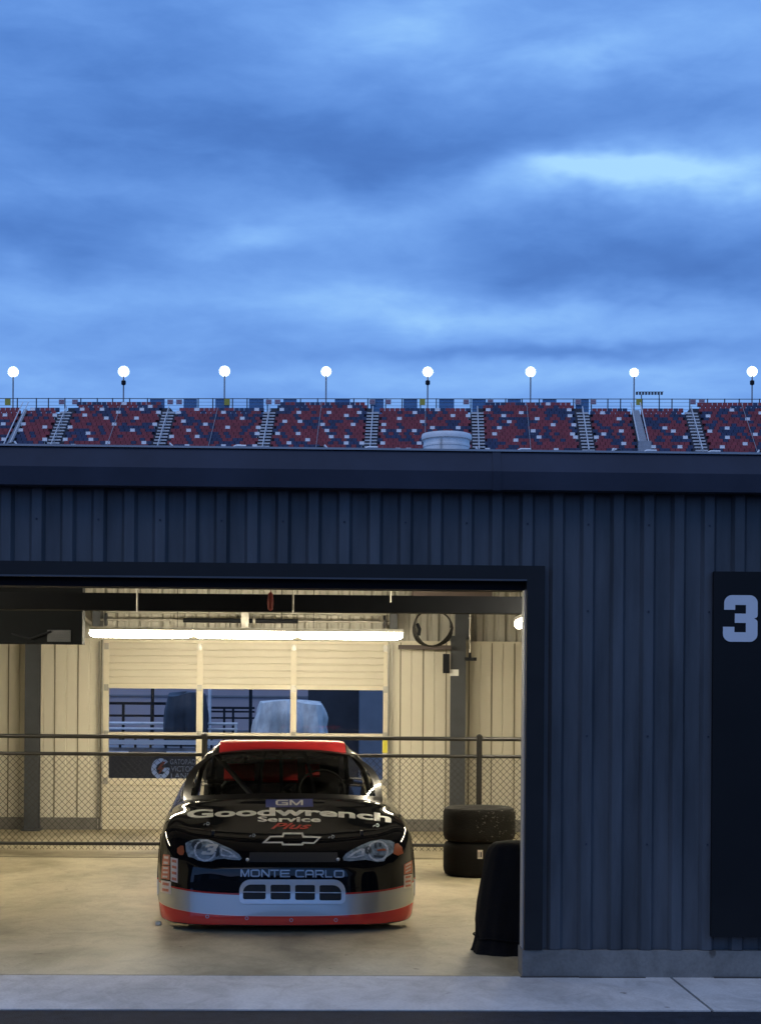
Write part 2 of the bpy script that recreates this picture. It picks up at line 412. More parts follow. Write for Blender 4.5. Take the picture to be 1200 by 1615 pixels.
# roof
b = MB(); ROOFZ = lambda y: zt-.02+(y-W)*.062
b.prism([(W, ROOFZ(W)-.06), (W, ROOFZ(W)), (BACK+.6, ROOFZ(BACK+.6)), (BACK+.6, ROOFZ(BACK+.6)-.06)], XL-.2, XR+.2)
b.build('roof', MT['roof'], gar)
b = MB()
x = XL
while x < XR+.1:
    b.prism([(W-.05, ROOFZ(W)), (W-.05, ROOFZ(W)+.035), (BACK+.6, ROOFZ(BACK+.6)+.035), (BACK+.6, ROOFZ(BACK+.6))], x, x+.03); x += .61
b.build('roof_seam', MT['roof'], gar)
# snow-guard brackets at the eave (dark wedge, pale clip)
for u, w_ in ((22, .07), (262, .10), (505, .085), (742, .07), (970, .07), (1196, .06)):
    p = P(u, 706, W+.05)
    b = MB(); z0 = ROOFZ(W+.05)+.004
    vs = [(-w_*.75, 0), (-w_*.2, .045), (w_*.2, .05), (w_*.75, 0)]
    A = [b.bm.verts.new((p.x+x_, W-.02, z0+z_)) for x_, z_ in vs]; B = [b.bm.verts.new((p.x+x_, W+.12, z0+z_)) for x_, z_ in vs]
    for i in range(4): b.face([A[i], A[(i+1) % 4], B[(i+1) % 4], B[i]])
    b.face(A); b.face(B[::-1])
    b.build('eave_bracket', MT['trim_black'], gar)
    b = MB(); sg = 1 if u < 900 else -1
    b.tube([(p.x+sg*w_*.3, W-.03, z0+.052), (p.x+sg*w_*.62, W-.03, z0+.022), (p.x+sg*w_*1.1, W-.03, z0+.012)], .0065, 6)
    b.build('eave_clip', MT['galv'], gar)
for u in (365, 572, 812, 1010, 1110):
    p = P(u, 706, W); b = MB(); b.tube([(p.x, W-.03, zt+.012), (p.x+.03, W-.03, zt+.028), (p.x+.09, W-.03, zt+.028)], .007, 6); b.build('eave_clip', MT['galv'], gar)
ox1 = P(857, 1200, W-.045).x; ox0 = ox1-5.0; jw = ox1-P(828.5, 1200, W-.045).x
# concrete plinth
b = MB(); b.box(ox1-jw-.01, XR, W-.035, W+.19, -.02, zb-.003); b.box(XL, ox0+jw+.01, W-.035, W+.19, -.02, zb-.003)
b.build('plinth', MT['base'], gar, bevel=.006)
b = MB(); random.seed(3)
x = ox1-.13
while x < 2.7:
    l = random.uniform(.08, .3)
    if random.random() < .6: b.box(x, x+l, W-.05-random.uniform(0, .012), W-.036, .0, random.uniform(.003, .010))
    x += l
b.build('sealant_bead', MT['joint'], gar)
# opening trim: jambs and header
b = MB(); b.box(ox1-jw, ox1, W-.045, W+.20, zb, ozt); b.box(ox0, ox0+jw, W-.045, W+.20, zb, ozt)
b.build('door_jamb', MT['trim_black'], gar, bevel=.004)
zh1 = P(400, 911, W-.03).z; zh2 = P(400, 928, W+.1).z
b = MB(); b.box(ox0+jw, ox1-jw, W-.045, W+.05, zh1, ozt)
b.build('door_header', MT['trim_black'], gar, bevel=.004)
b = MB(); b.box(ox0+jw, ox1-jw, W+.052, W+.20, zh2, ozt-.01); b.build('header_recess', MT['steel_black'], gar)
b = MB(); b.box(ox0+jw, ox1-jw, W-.05, W-.03, zh1-.006, zh1+.004); b.build('header_lip', MT['steel'], gar)
b = MB(); b.box(ox1-jw-.006, ox1-jw, W+.0, W+.14, zb, zh2); b.build('jamb_return', MT['grey'], gar)
# rear / side walls
DX0 = P(160, 1150, BACK).x; DX1 = P(613, 1150, BACK).x      # rear overhead door opening
ZD = P(400, 1008, BACK).z
zpl = P(100, 1289, BACK).z; ZLIN = P(720, 1014, BACK).z
def vpanel(b, x0, x1, y, z0, z1, pitch=.153, d=.012, gap=.012):
    n = max(1, round((x1-x0)/pitch)); pt = (x1-x0)/n
    for i in range(n):
        xa = x0+i*pt; dd = d if i % 2 else d*.45
        q = [(xa, y), (xa+gap*.5, y-dd), (xa+pt-gap, y-dd), (xa+pt-gap*.5, y), (xa+pt, y)]
        for (p, r_), (p2, r2) in zip(q, q[1:]):
            b.face([b.bm.verts.new(c) for c in ((p, r_, z0), (p2, r2, z0), (p2, r2, z1), (p, r_, z1))])
for x0, x1 in ((XL, DX0), (DX1, 6.0)):
    b = MB(); vpanel(b, x0, x1, BACK, zpl, ZLIN); b.mi = 1
    n = max(1, round((x1-x0)/.153))
    for i in range(n+1):
        x = x0+(x1-x0)*i/n
        if i % 2: b.box(x-.007, x+.006, BACK-.0165, BACK-.0125, zpl, ZLIN)
        b.box(x-.008, x+.006, BACK+.001, BACK+.004, zpl, ZLIN)
    b.build('rear_liner', [MT['liner'], mat('liner_seam', (.20, .18, .13), .7)], gar)

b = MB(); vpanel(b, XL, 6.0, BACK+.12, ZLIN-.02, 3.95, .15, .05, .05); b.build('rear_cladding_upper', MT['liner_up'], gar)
b = MB(); b.box(DX1, 6, BACK-.02, BACK+.1, ZLIN, ZLIN+.022); b.box(XL, DX0, BACK-.02, BACK+.1, ZLIN, ZLIN+.022); b.build('liner_cap', MT['liner'], gar)
b = MB(); b.box(XL, DX0, BACK-.06, BACK+.15, 0, zpl); b.box(DX1, 6.0, BACK-.06, BACK+.15, 0, zpl); b.build('rear_plinth', MT['base'], gar)
b = MB(); b.box(XL, DX0, BACK+.18, BACK+.24, 0, 3.95); b.box(DX1, 6.0, BACK+.18, BACK+.24, 0, 3.95); b.box(DX0, DX1, BACK+.18, BACK+.24, ZD, 3.95); b.build('rear_wall', MT['cladding'], gar)
b = MB(); b.box(XL-.05, XL, W+.18, BACK+.2, 0, 3.9); b.build('side_wall', MT['liner'], gar)
b = MB(); b.box(6.0, 6.05, W+.18, BACK+.2, 0, 3.9); b.build('side_wall', MT['liner'], gar)
b = MB(); b.prism([(W+.18, ROOFZ(W)-.1), (W+.18, ROOFZ(W)-.08), (BACK+.18, ROOFZ(BACK)-.08), (BACK+.18, ROOFZ(BACK)-.1)], XL, 6.0); b.build('ceiling', MT['ceiling'], gar)
# steel: cross beam, purlins, columns
yb_ = 13.6
bz0 = P(400, 965, yb_).z; bz1 = P(400, 938, yb_).z
b = MB(); b.box(XL, 6, yb_-.07, yb_+.07, bz0, bz0+.012); b.box(XL, 6, yb_-.005, yb_+.005, bz0+.012, bz1-.012); b.box(XL, 6, yb_-.07, yb_+.07, bz1-.012, bz1)
b.box(XL, 6, yb_-.073, yb_-.071, bz0+.001, bz1-.003)
b.build('steel_beam', MT['steel_black'], gar)
b = MB()
for yy in (11, 12.4, 15, 16.6, 18.2, 19.8): b.box(XL, 6, yy-.03, yy+.03, ROOFZ(yy)-.30, ROOFZ(yy)-.1)
b.build('purlin', MT['steel_black'], gar)
yc = BACK-.22
for u0, u1, vt in ((41, 63, 940), (710, 733, 1003)):
    x0 = P(u0, 1150, yc).x; x1 = P(u1, 1150, yc).x; zt_ = P(u0, vt, yc).z
    b = MB(); b.box(x0, x1, yc-.07, yc-.06, 0.02, zt_); b.box(x0, x1, yc+.06, yc+.07, 0.02, zt_); b.box((x0+x1)/2-.005, (x0+x1)/2+.005, yc-.06, yc+.06, .02, zt_)
    c_ = b.build('steel_column', MT['steel'], gar)
    b = MB(); b.box(x0-.03, x1+.03, yc-.12, yc+.12, 0, .02)
    for i in (-1, 1):
        for j in (-1, 1): b.lathe([(.012, 0), (.012, .045)], ((x0+x1)/2+i*.08, yc+j*.095, .02), n=6)
    b.build('base_plate', MT['steel'], c_)
# column furniture on the right column
x0 = P(710, 1050, yc).x
b = MB(); b.box(P(706, 0, yc-.1).x, P(716, 0, yc-.1).x, yc-.16, yc-.075, P(700, 1062, yc).z, P(700, 1032, yc).z); b.build('junction_box', MT['steel_black'], gar, bevel=.006)
b = MB(); b.box(P(717, 0, yc-.1).x, P(731, 0, yc-.1).x, yc-.079, yc-.072, P(700, 1066, yc).z, P(700, 1056, yc).z); b.build('column_plate', MT['galv'], gar)
# rafter haunch plate behind the hanging arm
b = MB(); p0 = P(718, 1008, yc); p1 = P(740, 965, yc); b.box(p0.x, p1.x, yc+.05, yc+.12, p0.z, p1.z+.4); b.build('haunch_plate', MT['steel'], gar)

# ---- rear overhead door: thing part > sub-parts
def zr(v, u=400): return P(u, v, BACK).z
YD = BACK+.06
door = MB()
secs_x = [P(u, 1150, YD).x for u in (172, 310, 320, 458, 467.5, 604)]
def dx(u): return P(u, 1150, YD).x
# frame stiles / rails
fr = door
z_bot, z_lw0, z_lw1, z_uw0, z_uw1, z_top = zr(1309), zr(1229), zr(1162), zr(1156), zr(1087), zr(1010)
xL, xR = dx(163), dx(611)
for x0, x1 in ((xL, dx(172)), (dx(310), dx(320)), (dx(458), dx(467.5)), (dx(604), xR)):
    fr.box(x0, x1, YD-.02, YD+.03, z_bot, z_top)
for z0, z1 in ((z_lw0-.09, z_lw0), (z_lw1, z_uw0), (z_uw1, z_uw1+.06), (z_bot, z_bot+.03), (z_top-.03, z_top)):
    for x0, x1 in ((dx(172), dx(310)), (dx(320), dx(458)), (dx(467.5), dx(604))):
        fr.box(x0, x1, YD-.014, YD+.03, z0, z1)
dr = fr.build('overhead_door', MT['door_frame'], gar)
dr['label'] = 'cream sectional overhead door with two rows of windows'
b = MB()
for x0, x1 in ((dx(172), dx(310)), (dx(320), dx(458)), (dx(467.5), dx(604))):
    for z0, z1 in ((z_bot+.03, z_lw0-.09), (z_uw1+.06, z_top-.03)):
        n = 6; hh = (z1-z0)/n
        for i in range(n):
            za = z0+i*hh
            pr = [(0, za), (-.010, za+hh*.12), (-.010, za+hh*.80), (0, za+hh*.92), (0, za+hh)]
            for (ya, a_), (yb2, b_) in zip(pr, pr[1:]):
                b.face([b.bm.verts.new(c) for c in ((x0, YD+.005+ya, a_), (x1, YD+.005+ya, a_), (x1, YD+.005+yb2, b_), (x0, YD+.005+yb2, b_))])
b.build('door_panel', MT['door_panel'], dr)
for x0, x1 in ((dx(172), dx(310)), (dx(320), dx(458)), (dx(467.5), dx(604))):
    for z0, z1 in ((z_lw0, z_lw1), (z_uw0, z_uw1)):
        b = MB(); b.box(x0+.001, x1-.001, YD+.012, YD+.018, z0+.001, z1-.001); b.build('window_pane', MT['pane'], dr)
b = MB()
for u in (168, 315, 463, 607):
    for v in (1085, 1158, 1232, 1020):
        p = P(u, v, YD); b.box(dx(u)-.03, dx(u)+.03, YD-.035, YD-.021, zr(v)-.05, zr(v)+.035)
        b.lathe([(.012, -.01), (.012, .01)], (dx(u), YD-.036, zr(v)), 'y', 8)
b.build('hinge', MT['track'], dr)
b = MB(); x = dx(607.5); b.box(x-.035, x+.03, YD-.026, YD-.0205, zr(1186), zr(1165)); b.build('yellow_tag', mat('yellow_tag', (.75, .70, .08), .5), dr)
for u0, u1 in ((156, 162), (612, 618)):
    b = MB(); xa, xb = P(u0, 1100, YD-.1).x, P(u1, 1100, YD-.1).x; zt_ = P(160, 1012, YD).z
    b.box(xa, xa+.008, YD-.13, YD-.03, .02, zt_); b.box(xa, xb, YD-.04, YD-.03, .02, zt_); b.box(xb-.008, xb, YD-.13, YD-.09, .02, zt_)
    b.build('door_track', MT['track'], dr)
# lintel above door, torsion shaft, brackets
b = MB(); b.box(dx(157), dx(617), BACK-.02, BACK+.12, ZD, ZD+.07); b.build('door_lintel', MT['liner'], gar)
b = MB(); zs = P(400, 979, BACK-.3).z
b.tube([(dx(160), BACK-.28, zs), (dx(622), BACK-.28, zs)], .016, 10); 
sh = b.build('torsion_shaft', MT['track'], gar, smooth=True)
b = MB(); b.tube([(dx(292), BACK-.28, zs), (dx(470), BACK-.28, zs)], .03, 12); b.build('torsion_spring', MT['steel_black'], sh, smooth=True)
for u in (158, 618, 388):
    b = MB(); s_ = 1 if u > 500 else -1
    b.box(dx(u)-.05, dx(u)+.05, BACK-.32, BACK-.01, zs-.09, zs+.13); b.lathe([(.03, -.02), (.085, -.015), (.085, .015), (.03, .02)], (dx(u)-s_*.12, BACK-.28, zs), 'x', 16)
    b.build('shaft_bracket', MT['steel'] if u != 388 else MT['track'], gar)
for u0, u1 in ((132, 152), (596, 618)):   # horizontal track angles over the door
    b = MB(); pa = P(u0, 972, BACK-.4); pb = P(u1, 992, BACK-.4); b.tube([(pa.x, BACK-.5, pa.z), (pb.x, BACK-.1, pb.z)], .025, 4); b.build('track_brace', MT['track'], gar)
b = MB(); zz = P(400, 968, BACK-.05).z; b.box(dx(160), dx(620), BACK-.06, BACK+.10, zz, zz+.03); b.build('wall_girt', MT['liner_up'], gar)
b = MB()
for u, v0, v1 in ((215, 928, 966), (462, 930, 966), (616, 930, 950)):
    x = P(u, 950, yb_-.2).x; b.tube([(x, yb_-.12, P(u, v1, yb_-.12).z), (x, yb_-.12, P(u, v0, yb_-.12).z+.3)], .009, 6)
b.build('hanger_rod', MT['track'], gar)
# interior brown duct glimpsed above the beam
b = MB(); pa = P(650, 946, 19.5); pb = P(775, 925, 19.5); b.box(pa.x, pb.x, 19.4, 19.8, pa.z, pb.z+.35); b.build('air_duct', mat('duct_brown', (.10, .075, .07), .7), gar)
# left hanging plates of the rigid frame
# ------------------------------------------------------------------ things in the garage
# hanging dark cabinet at the left
yq = 17.0
hc = empty('overhead_unit', (P(60, 1015, yq).x, yq, P(60, 1015, yq).z), 'big dark rectangular unit hung under the beam at the left edge', 'heater')
pa = P(-90, 1014, yq); pb = P(131, 960, yq)
b = MB(); b.box(pa.x, pb.x, yq-.02, yq+.16, pa.z, pb.z+.25); b.build('casing', mat('unit_black', (.004, .0055, .008), .8, 0, .2, 4, spec=.15), hc, bevel=.01)
pa = P(76, 1012, yq); pb = P(113, 994, yq); b = MB(); b.box(pa.x, pb.x, yq-.035, yq-.021, pa.z, pb.z)
for k in range(5): zz = pa.z+(pb.z-pa.z)*(k+.5)/5; b.box(pa.x+.01, pb.x-.01, yq-.041, yq-.0355, zz-.004, zz+.004)
b.build('grille', MT['steel'], hc)
b = MB()
for u in (10, 110): x = P(u, 960, yq).x; b.tube([(x, yq+.3, P(u, 960, yq).z+.2), (x, yq+.3, 3.35)], .01, 6)
b.build('hanger', MT['track'], hc)
b = MB(); pa = P(20, 1000, yq); b.tube([(pa.x, yq-.05, pa.z), (pa.x+.2, yq-.06, pa.z-.05), (pa.x+.42, yq-.05, pa.z+.03)], .012, 6); b.build('pipe', MT['steel_black'], hc, smooth=True)

# ceiling lights
LZ = P(390, 1001, 18.3).z
def light(name, x0, x1, y0, y1, z, label, group):
    o = empty(name, ((x0+x1)/2, (y0+y1)/2, z), label, 'light', group)
    b = MB(); along_x = (x1-x0) > (y1-y0)
    n = 10; rr = .046
    ringpts = []
    for i in range(n+1):
        an = math.pi+math.pi*i/n; ringpts.append((math.cos(an)*rr, math.sin(an)*rr))
    ringpts = [(rr*.9, .02)]*0+ringpts
    rows = []
    L_ = (x1-x0) if along_x else (y1-y0)
    for t, sc in ((0.004, .35), (.02, .62), (.07, 1), (L_-.07, 1), (L_-.02, .62), (L_-.004, .35)):
        row = []
        for p, q in ringpts+[(rr*.9, .035), (-rr*.9, .035)]:
            row.append(((x0+t, (y0+y1)/2+p*sc, z+q*sc) if along_x else ((x0+x1)/2+p*sc, y0+t, z+q*sc)))
        rows.append(row)
    V = b.grid(rows, closed=True); b.face(V[0]); b.face(V[-1][::-1])
    b.build('diffuser', MT['tube'], o, smooth=True)
    b = MB()
    if along_x: b.box(x0, x1, (y0+y1)/2-.05, (y0+y1)/2+.05, z+.038, z+.075)
    else: b.box((x0+x1)/2-.05, (x0+x1)/2+.05, y0, y1, z+.038, z+.075)
    b.build('housing', MT['lamp_body'], o, bevel=.004)
    b = MB()
    for t in (.15, .85):
        xx = x0+(x1-x0)*t if along_x else (x0+x1)/2; yy = (y0+y1)/2 if along_x else y0+(y1-y0)*t
        b.tube([(xx, yy, z+.076), (xx, yy, 3.45)], .004, 5)
    b.build('hanger_wire', MT['steel_black'], o)
    return o
lx = [P(u, 1001, 18.3).x for u in (141, 305, 469, 636)]
LG = 'fluorescent ceiling lights in the open bay'
for i, nm in enumerate(('leftmost of the three glowing tube lights over the rear door', 'middle one of the three glowing tube lights over the rear door', 'rightmost of the three glowing tube lights over the rear door')):
    light('ceiling_light', lx[i]+.004, lx[i+1]-.004, 18.25, 18.35, LZ, nm, LG)
RX = P(817, 988, 17.55).x; RZ = P(822, 986, 17.6).z
light('ceiling_light', RX-.05, RX+.05, 16.35, 17.55, RZ, 'glowing tube light half hidden behind the right door jamb', LG)
for y0 in (15.0, 13.65, 12.3): light('ceiling_light', RX-.05, RX+.05, y0, y0+1.2, RZ, 'tube light in the row behind the right door jamb', LG)
for y0 in (15.0, 13.65, 12.3): light('ceiling_light', -4.35, -4.25, y0, y0+1.2, RZ, 'tube light in the row along the left side of the bay', LG)

# coiled hose
p = P(682, 990, 20.6); o = empty('hose_coil', (p.x, 20.6, p.z), 'coiled black hose hanging beside the right steel column', 'hose')
b = MB(); pts = []
for k in range(4*28):
    an = 2*math.pi*k/28; rr = .232+.012*math.sin(k*.7)+.008*(k//28)
    pts.append((p.x+rr*math.cos(an), 20.6+.012*(k//28)+.006*math.sin(k), p.z+rr*math.sin(an)*.98))
b.tube(pts, .010, 6); b.build('coil', MT['hose'], o, smooth=True)
b = MB(); b.tube([(p.x-.20, 20.6, p.z+.05), (p.x-.17, 20.58, p.z-.02), (p.x-.18, 20.6, p.z-.1)], .022, 6); b.build('clip', MT['steel_black'], o, smooth=True)
b = MB(); b.tube([(p.x+.02, 20.6, p.z+.25), (p.x+.01, 20.6, 3.4)], .006, 5); b.build('cord', MT['hose'], o)
# second hanging cord drop + T handle
o = empty('hanging_pull_bar', (P(742, 1040, 20.3).x, 20.3, P(742, 1042, 20.3).z), 'black T-shaped bar hanging on a thin rod right of the column', 'pull bar')
xx = P(741, 1000, 20.3).x
b = MB(); b.tube([(xx, 20.3, P(741, 1030, 20.3).z), (xx-.005, 20.3, 3.4)], .007, 6); b.build('rod', MT['track'], o)
b = MB(); pa = P(732, 1042, 20.3); pb = P(751, 1037, 20.3); b.box(pa.x, pb.x, 20.27, 20.33, pa.z, pb.z); b.tube([(xx, 20.3, pb.z), (xx, 20.3, pb.z+.06)], .018, 6); b.build('bar', MT['steel_black'], o)
b = MB(); pa = P(738, 975, 20.3); b.lathe([(.0, -.02), (.02, -.01), (.02, .01), (0, .02)], (xx, 20.3, pa.z), n=8); b.build('knob', MT['white'], o)
# wall bracket bar
pa = P(628, 1024, 20.7); pb = P(711, 1018, 20.7)
o = tag(MB().box(pa.x, pb.x, 20.66, 20.74, pa.z, pb.z).build('bracket_arm', mat('arm_brown', (.07, .055, .055), .6), bevel=.004), 'dark horizontal arm reaching left from the right steel column', 'bracket'); set_origin(o)
# small red hanging tag
p = P(427, 952, yb_-.1)
b = MB(); b.lathe([(.004, .10), (.02, .08), (.028, .0), (.022, -.05), (0, -.065)], (p.x, yb_-.13, p.z), n=10); b.tube([(p.x, yb_-.13, p.z+.09), (p.x, yb_-.13, p.z+.2)], .004, 5)
o = b.build('red_pendant', mat('dull_red', (.22, .03, .025), .5), smooth=True); tag(o, 'small dull red control pendant hanging in front of the dark beam', 'pendant'); set_origin(o)

# chain-link fence
YF = 17.75
fe = empty('chain_link_fence', (P(450, 1340, YF).x, YF, 0), 'black chain-link barrier with two top rails across the bay', 'fence')
FX0, FX1 = -5.9, 5.9
z1 = P(450, 1163.5, YF).z; z2 = P(450, 1191, YF).z; z3 = P(450, 1332, YF).z
for z, r in ((z1, .024), (z2, .021), (z3, .019)):
    b = MB(); b.tube([(FX0, YF, z), (FX1, YF, z)], r, 10); b.build('rail', MT['fence'], fe, smooth=True)
zf0 = .03; zf1 = z2
for u in (322.5, 755):
    x = P(u, 1250, YF).x; b = MB(); b.tube([(x, YF, .0), (x, YF, z1+.02)], .032, 12); b.lathe([(.036, 0), (.036, .02), (.02, .035), (0, .04)], (x, YF, z1+.015), n=12)
    pz = b.build('post', MT['fence'], fe, smooth=True)
    b = MB()
    for z in (z1, z2, z3): b.lathe([(.040, -.02), (.040, .02)], (x, YF, z), n=12)
    b.build('collar', MT['fence'], pz)
for x in (-4.7, 4.6):
    b = MB(); b.tube([(x, YF, 0), (x, YF, z1+.02)], .032, 12); b.build('post', MT['fence'], fe, smooth=True)
b = MB(); pitch = .073; hgt = zf1-zf0; t = .0026
n = int((FX1-FX0+hgt)/pitch)
for k in range(n):
    for s_ in (1, -1):
        # zig-zag wires drawn as diagonals clipped to the panel
        xa = FX0-hgt+k*pitch if s_ > 0 else FX0+k*pitch
        if s_ > 0: a0, a1 = (xa, zf0), (xa+hgt, zf1)
        else: a0, a1 = (xa, zf0), (xa-hgt, zf1)
        lo, hi = 0, 1
        for (q0, q1) in ((a0[0], a1[0]),):
            d_ = q1-q0
            ta = (FX0-q0)/d_; tb = (FX1-q0)/d_
            if ta > tb: ta, tb = tb, ta
            lo, hi = max(lo, ta), min(hi, tb)
        if hi-lo < .01: continue
        A = (a0[0]+(a1[0]-a0[0])*lo, a0[1]+(a1[1]-a0[1])*lo); B_ = (a0[0]+(a1[0]-a0[0])*hi, a0[1]+(a1[1]-a0[1])*hi)
        b.tube([(A[0], YF+.003*s_+.02, A[1]), (B_[0], YF+.003*s_+.02, B_[1])], t, 4, caps=False)
b.build('wire_mesh', MT['fence'], fe)

# racing tyres
def tyre_prof(R0, wd):
    return [(R0*.60, .03), (R0*.72, .008), (R0*.86, .0), (R0*.955, .018), (R0*.992, .05), (R0, .09), (R0, wd-.09), (R0*.992, wd-.05), (R0*.955, wd-.018), (R0*.86, wd), (R0*.72, wd-.008), (R0*.60, wd-.03), (R0*.60, .03)]
TG = 'stacked racing tyres'
YT = G(755, 1386).y+.36
def tyre(z, m, label, dx_, tagged):
    x = P(756, 1300, YT).x+dx_
    o = empty('racing_tyre', (x, YT, z), label, 'tyre', TG)
    b = MB(); b.lathe(tyre_prof(.352, .335), (x, YT, z), n=56, wob=lambda an, h: 1+.004*math.sin(an*9+h*40)); b.build('rubber', m, o, smooth=True)
    b = MB(); b.lathe([(.20, .10), (.205, .28), (.17, .26), (.165, .12), (.20, .10)], (x, YT, z), n=32); b.lathe([(.165, .15), (.05, .17), (.05, .19), (.165, .18)], (x, YT, z), n=32); b.build('rim', MT['steel_black'], o, smooth=True)
    if m is MT['rubber_scuff']:
        b = MB(); random.seed(5)
        for k in range(95):
            an = R(random.uniform(-100, -5)); h = random.uniform(.02, .31); s = random.uniform(.003, .011)
            c_ = Vector((x+.354*math.cos(an), YT+.354*math.sin(an), z+h))
            b.lathe([(0, -s*.8), (s, 0), (0, s*.8)], c_, n=5)
        rp_ = b.build('rubber_pickup', mat('rubber_crumbs', (.07, .066, .058), .9), o); rp_['kind'] = 'stuff'
    if tagged:
        b = MB(); an0 = -1.68; 
        rows = [[(x+.3545*math.cos(an), YT+.3545*math.sin(an), z+h) for an in [an0+.0+i*.028 for i in range(-1, 5)]] for h in (.19, .275)]
        b.grid(rows); lb = b.build('paper_label', MT['label_white'], o, smooth=True)
        b = MB()
        for i, (a1_, a2_) in enumerate(((-.015, -.005), (.012, .022), (.045, .085))):
            b.grid([[(x+.3555*math.cos(an), YT+.3555*math.sin(an), z+h) for an in (an0+a1_, an0+(a1_+a2_)/2, an0+a2_)] for h in (.205, .255)])
        b.build('label_print', MT['steel'], lb)
    return o
tyre(0.0, MT['rubber'], 'lower tyre of the stack, with a pale paper label on its tread', .0, True)
tyre(0.336, MT['rubber_scuff'], 'upper tyre of the stack, its tread rough with rubber crumbs', -.005, False)

# black covered object by the jamb
pc = G(806, 1508); yc_ = pc.y+.22; x_c = P(809, 1400, yc_).x
o = empty('fabric_cover', (x_c, yc_, 0), 'black fabric-covered drum standing at the foot of the right jamb', 'covered drum')
ztop = P(800, 1326, yc_).z
b = MB()
prof = [(.262, .0), (.252, .02), (.243, .05), (.238, .10), (.242, .2), (.238, .32), (.226, .45), (.208, ztop*.75), (.192, ztop*.86), (.168, ztop*.94), (.13, ztop*.985), (.06, ztop), (0.0, ztop*1.003)]
def wob(an, h):
    return 1+(.05*math.sin(an*5+h*3+.6)+.035*math.sin(an*9+h*6)*(1+.6*math.sin(h*11))+.02*math.sin(an*17+1.3-h*9)+.03*math.sin(h*9+an*2))*(1-h/ztop*.7)+(.10*math.exp(-((an-math.pi*1.08)/.35)**2) if h < .07 else 0)
b.lathe(prof, (x_c, yc_, 0.001), n=80, wob=wob); b.build('cover', MT['fabric'], o, smooth=True)
b = MB(); pts = [(x_c+(.245*wob(an, .12)+.004)*math.cos(an), yc_+(.245*wob(an, .12)+.004)*math.sin(an), .10+.008*math.sin(an*5)) for an in [2*math.pi*i/60 for i in range(60)]]
b.tube(pts, .006, 6, closed=True); b.build('drawstring', MT['fabric'], o, smooth=True)

# number panel on the wall
yp = W-.075
pa = P(1121, 1478, yp); pb = P(1121, 901, yp)
o = empty('number_panel', (pa.x+.5, yp, pa.z), 'tall black panel on the cladding with a pale blue number 3', 'sign')
b = MB(); b.box(pa.x, pa.x+1.05, yp, yp+.035, pa.z, pb.z); b.build('panel', mat('panel_black', (.005, .0055, .007), .6, 0, .15, 3, spec=.25), o, bevel=.003)
b = MB()
for z in (pa.z+.1, pb.z-.1):
    for x in (pa.x+.1, pa.x+.95): b.box(x-.02, x+.02, yp+.036, W-.031, z-.02, z+.02)
b.build('standoff', MT['steel_black'], o)
def three(x0, x1, z0, z1, n=8, thick=.30):
    """block numeral 3 with rounded outer corners, coordinates 0..1 -> polygons"""
    def arc(cx, cy, rx, ry, a0, a1): return [(cx+rx*math.cos(R(a0+(a1-a0)*i/n)), cy+ry*math.sin(R(a0+(a1-a0)*i/n))) for i in range(n+1)]
    rx, ry = .23, .17
    p = arc(rx, 1-ry, rx, ry, 180, 90)[::-1][::-1]
    p = arc(.03+rx, 1-ry, rx, ry, 180, 90)+arc(1-rx, 1-ry, rx, ry, 90, 0)+[(1.0, .60)]+arc(1-.07, .58, .07, .07, 0, -60)+[(.90, .505)]+arc(1-.10, .42, .10, .07, 60, 0)+arc(1-rx, ry, rx, ry, 0, -90)+arc(rx, ry, rx, ry, 270, 180)
    p += [(.0, .32), (.33, .32), (.33, .205), (.66, .205), (.66, .405), (.34, .405), (.34, .605), (.66, .605), (.66, .79), (.35, .79), (.35, .685), (.03, .685)]
    return [(x0+(x1-x0)*q[0], z0+(z1-z0)*q[1]) for q in p]
pc0 = P(1139, 1012, yp); pc1 = P(1194, 939, yp)
V, Fc = shape2d([three(pc0.x, pc1.x, pc0.z, pc1.z)])
bm = to_bm(V, Fc, lambda v: (v[0], yp-.004, v[1])); mb = MB(); mb.bm = bm; mb.build('numeral', mat('number_vinyl', (.62, .64, .68), .5, 0, .03, 5), o)

# roof vent
yv = 12.3; p = P(704, 700, yv); rv = (P(743, 700, yv).x-P(665, 700, yv).x)/2
o = empty('roof_vent', (p.x, yv, ROOFZ(yv)), 'round galvanised vent cap standing on the garage roof', 'vent')
zt_ = P(704, 686, yv).z
b = MB(); b.lathe([(rv*.93, -.02), (rv*.93, zt_-.045-ROOFZ(yv)), (rv*1.0, zt_-.043-ROOFZ(yv)), (rv*1.02, zt_-.02-ROOFZ(yv)), (rv*.99, zt_-ROOFZ(yv)), (rv*.9, zt_-ROOFZ(yv)+.003), (rv*.85, zt_-.04-ROOFZ(yv)), (0, zt_-.04-ROOFZ(yv))], (p.x, yv, ROOFZ(yv)), n=48)
b.build('drum', MT['galv'], o, smooth=True)
b = MB(); b.lathe([(rv*.95, zt_-.10-ROOFZ(yv)), (rv*.95, zt_-.085-ROOFZ(yv))], (p.x, yv, ROOFZ(yv)), n=48); b.build('band', MT['galv'], o)
b = MB(); b.box(p.x-rv*.30, p.x-rv*.27, yv-rv*.96, yv-rv*.90, ROOFZ(yv), zt_-.05); b.build('seam', MT['track'], o)

# pale wedge added for a bright spot by the left front wheel
p = G(250, 1459); b = MB(); b.prism([(p.y-.02, 0.002), (p.y+.03, 0.002), (p.y+.02, .022), (p.y-.006, .03)], p.x-.018, p.x+.018)
o = b.build('bright_spot_wedge', mat('spot_cream', (.95, .90, .62), .3), bevel=.008); tag(o, 'small pale yellow wedge added as a bright spot at the left front wheel', 'bright spot'); set_origin(o)
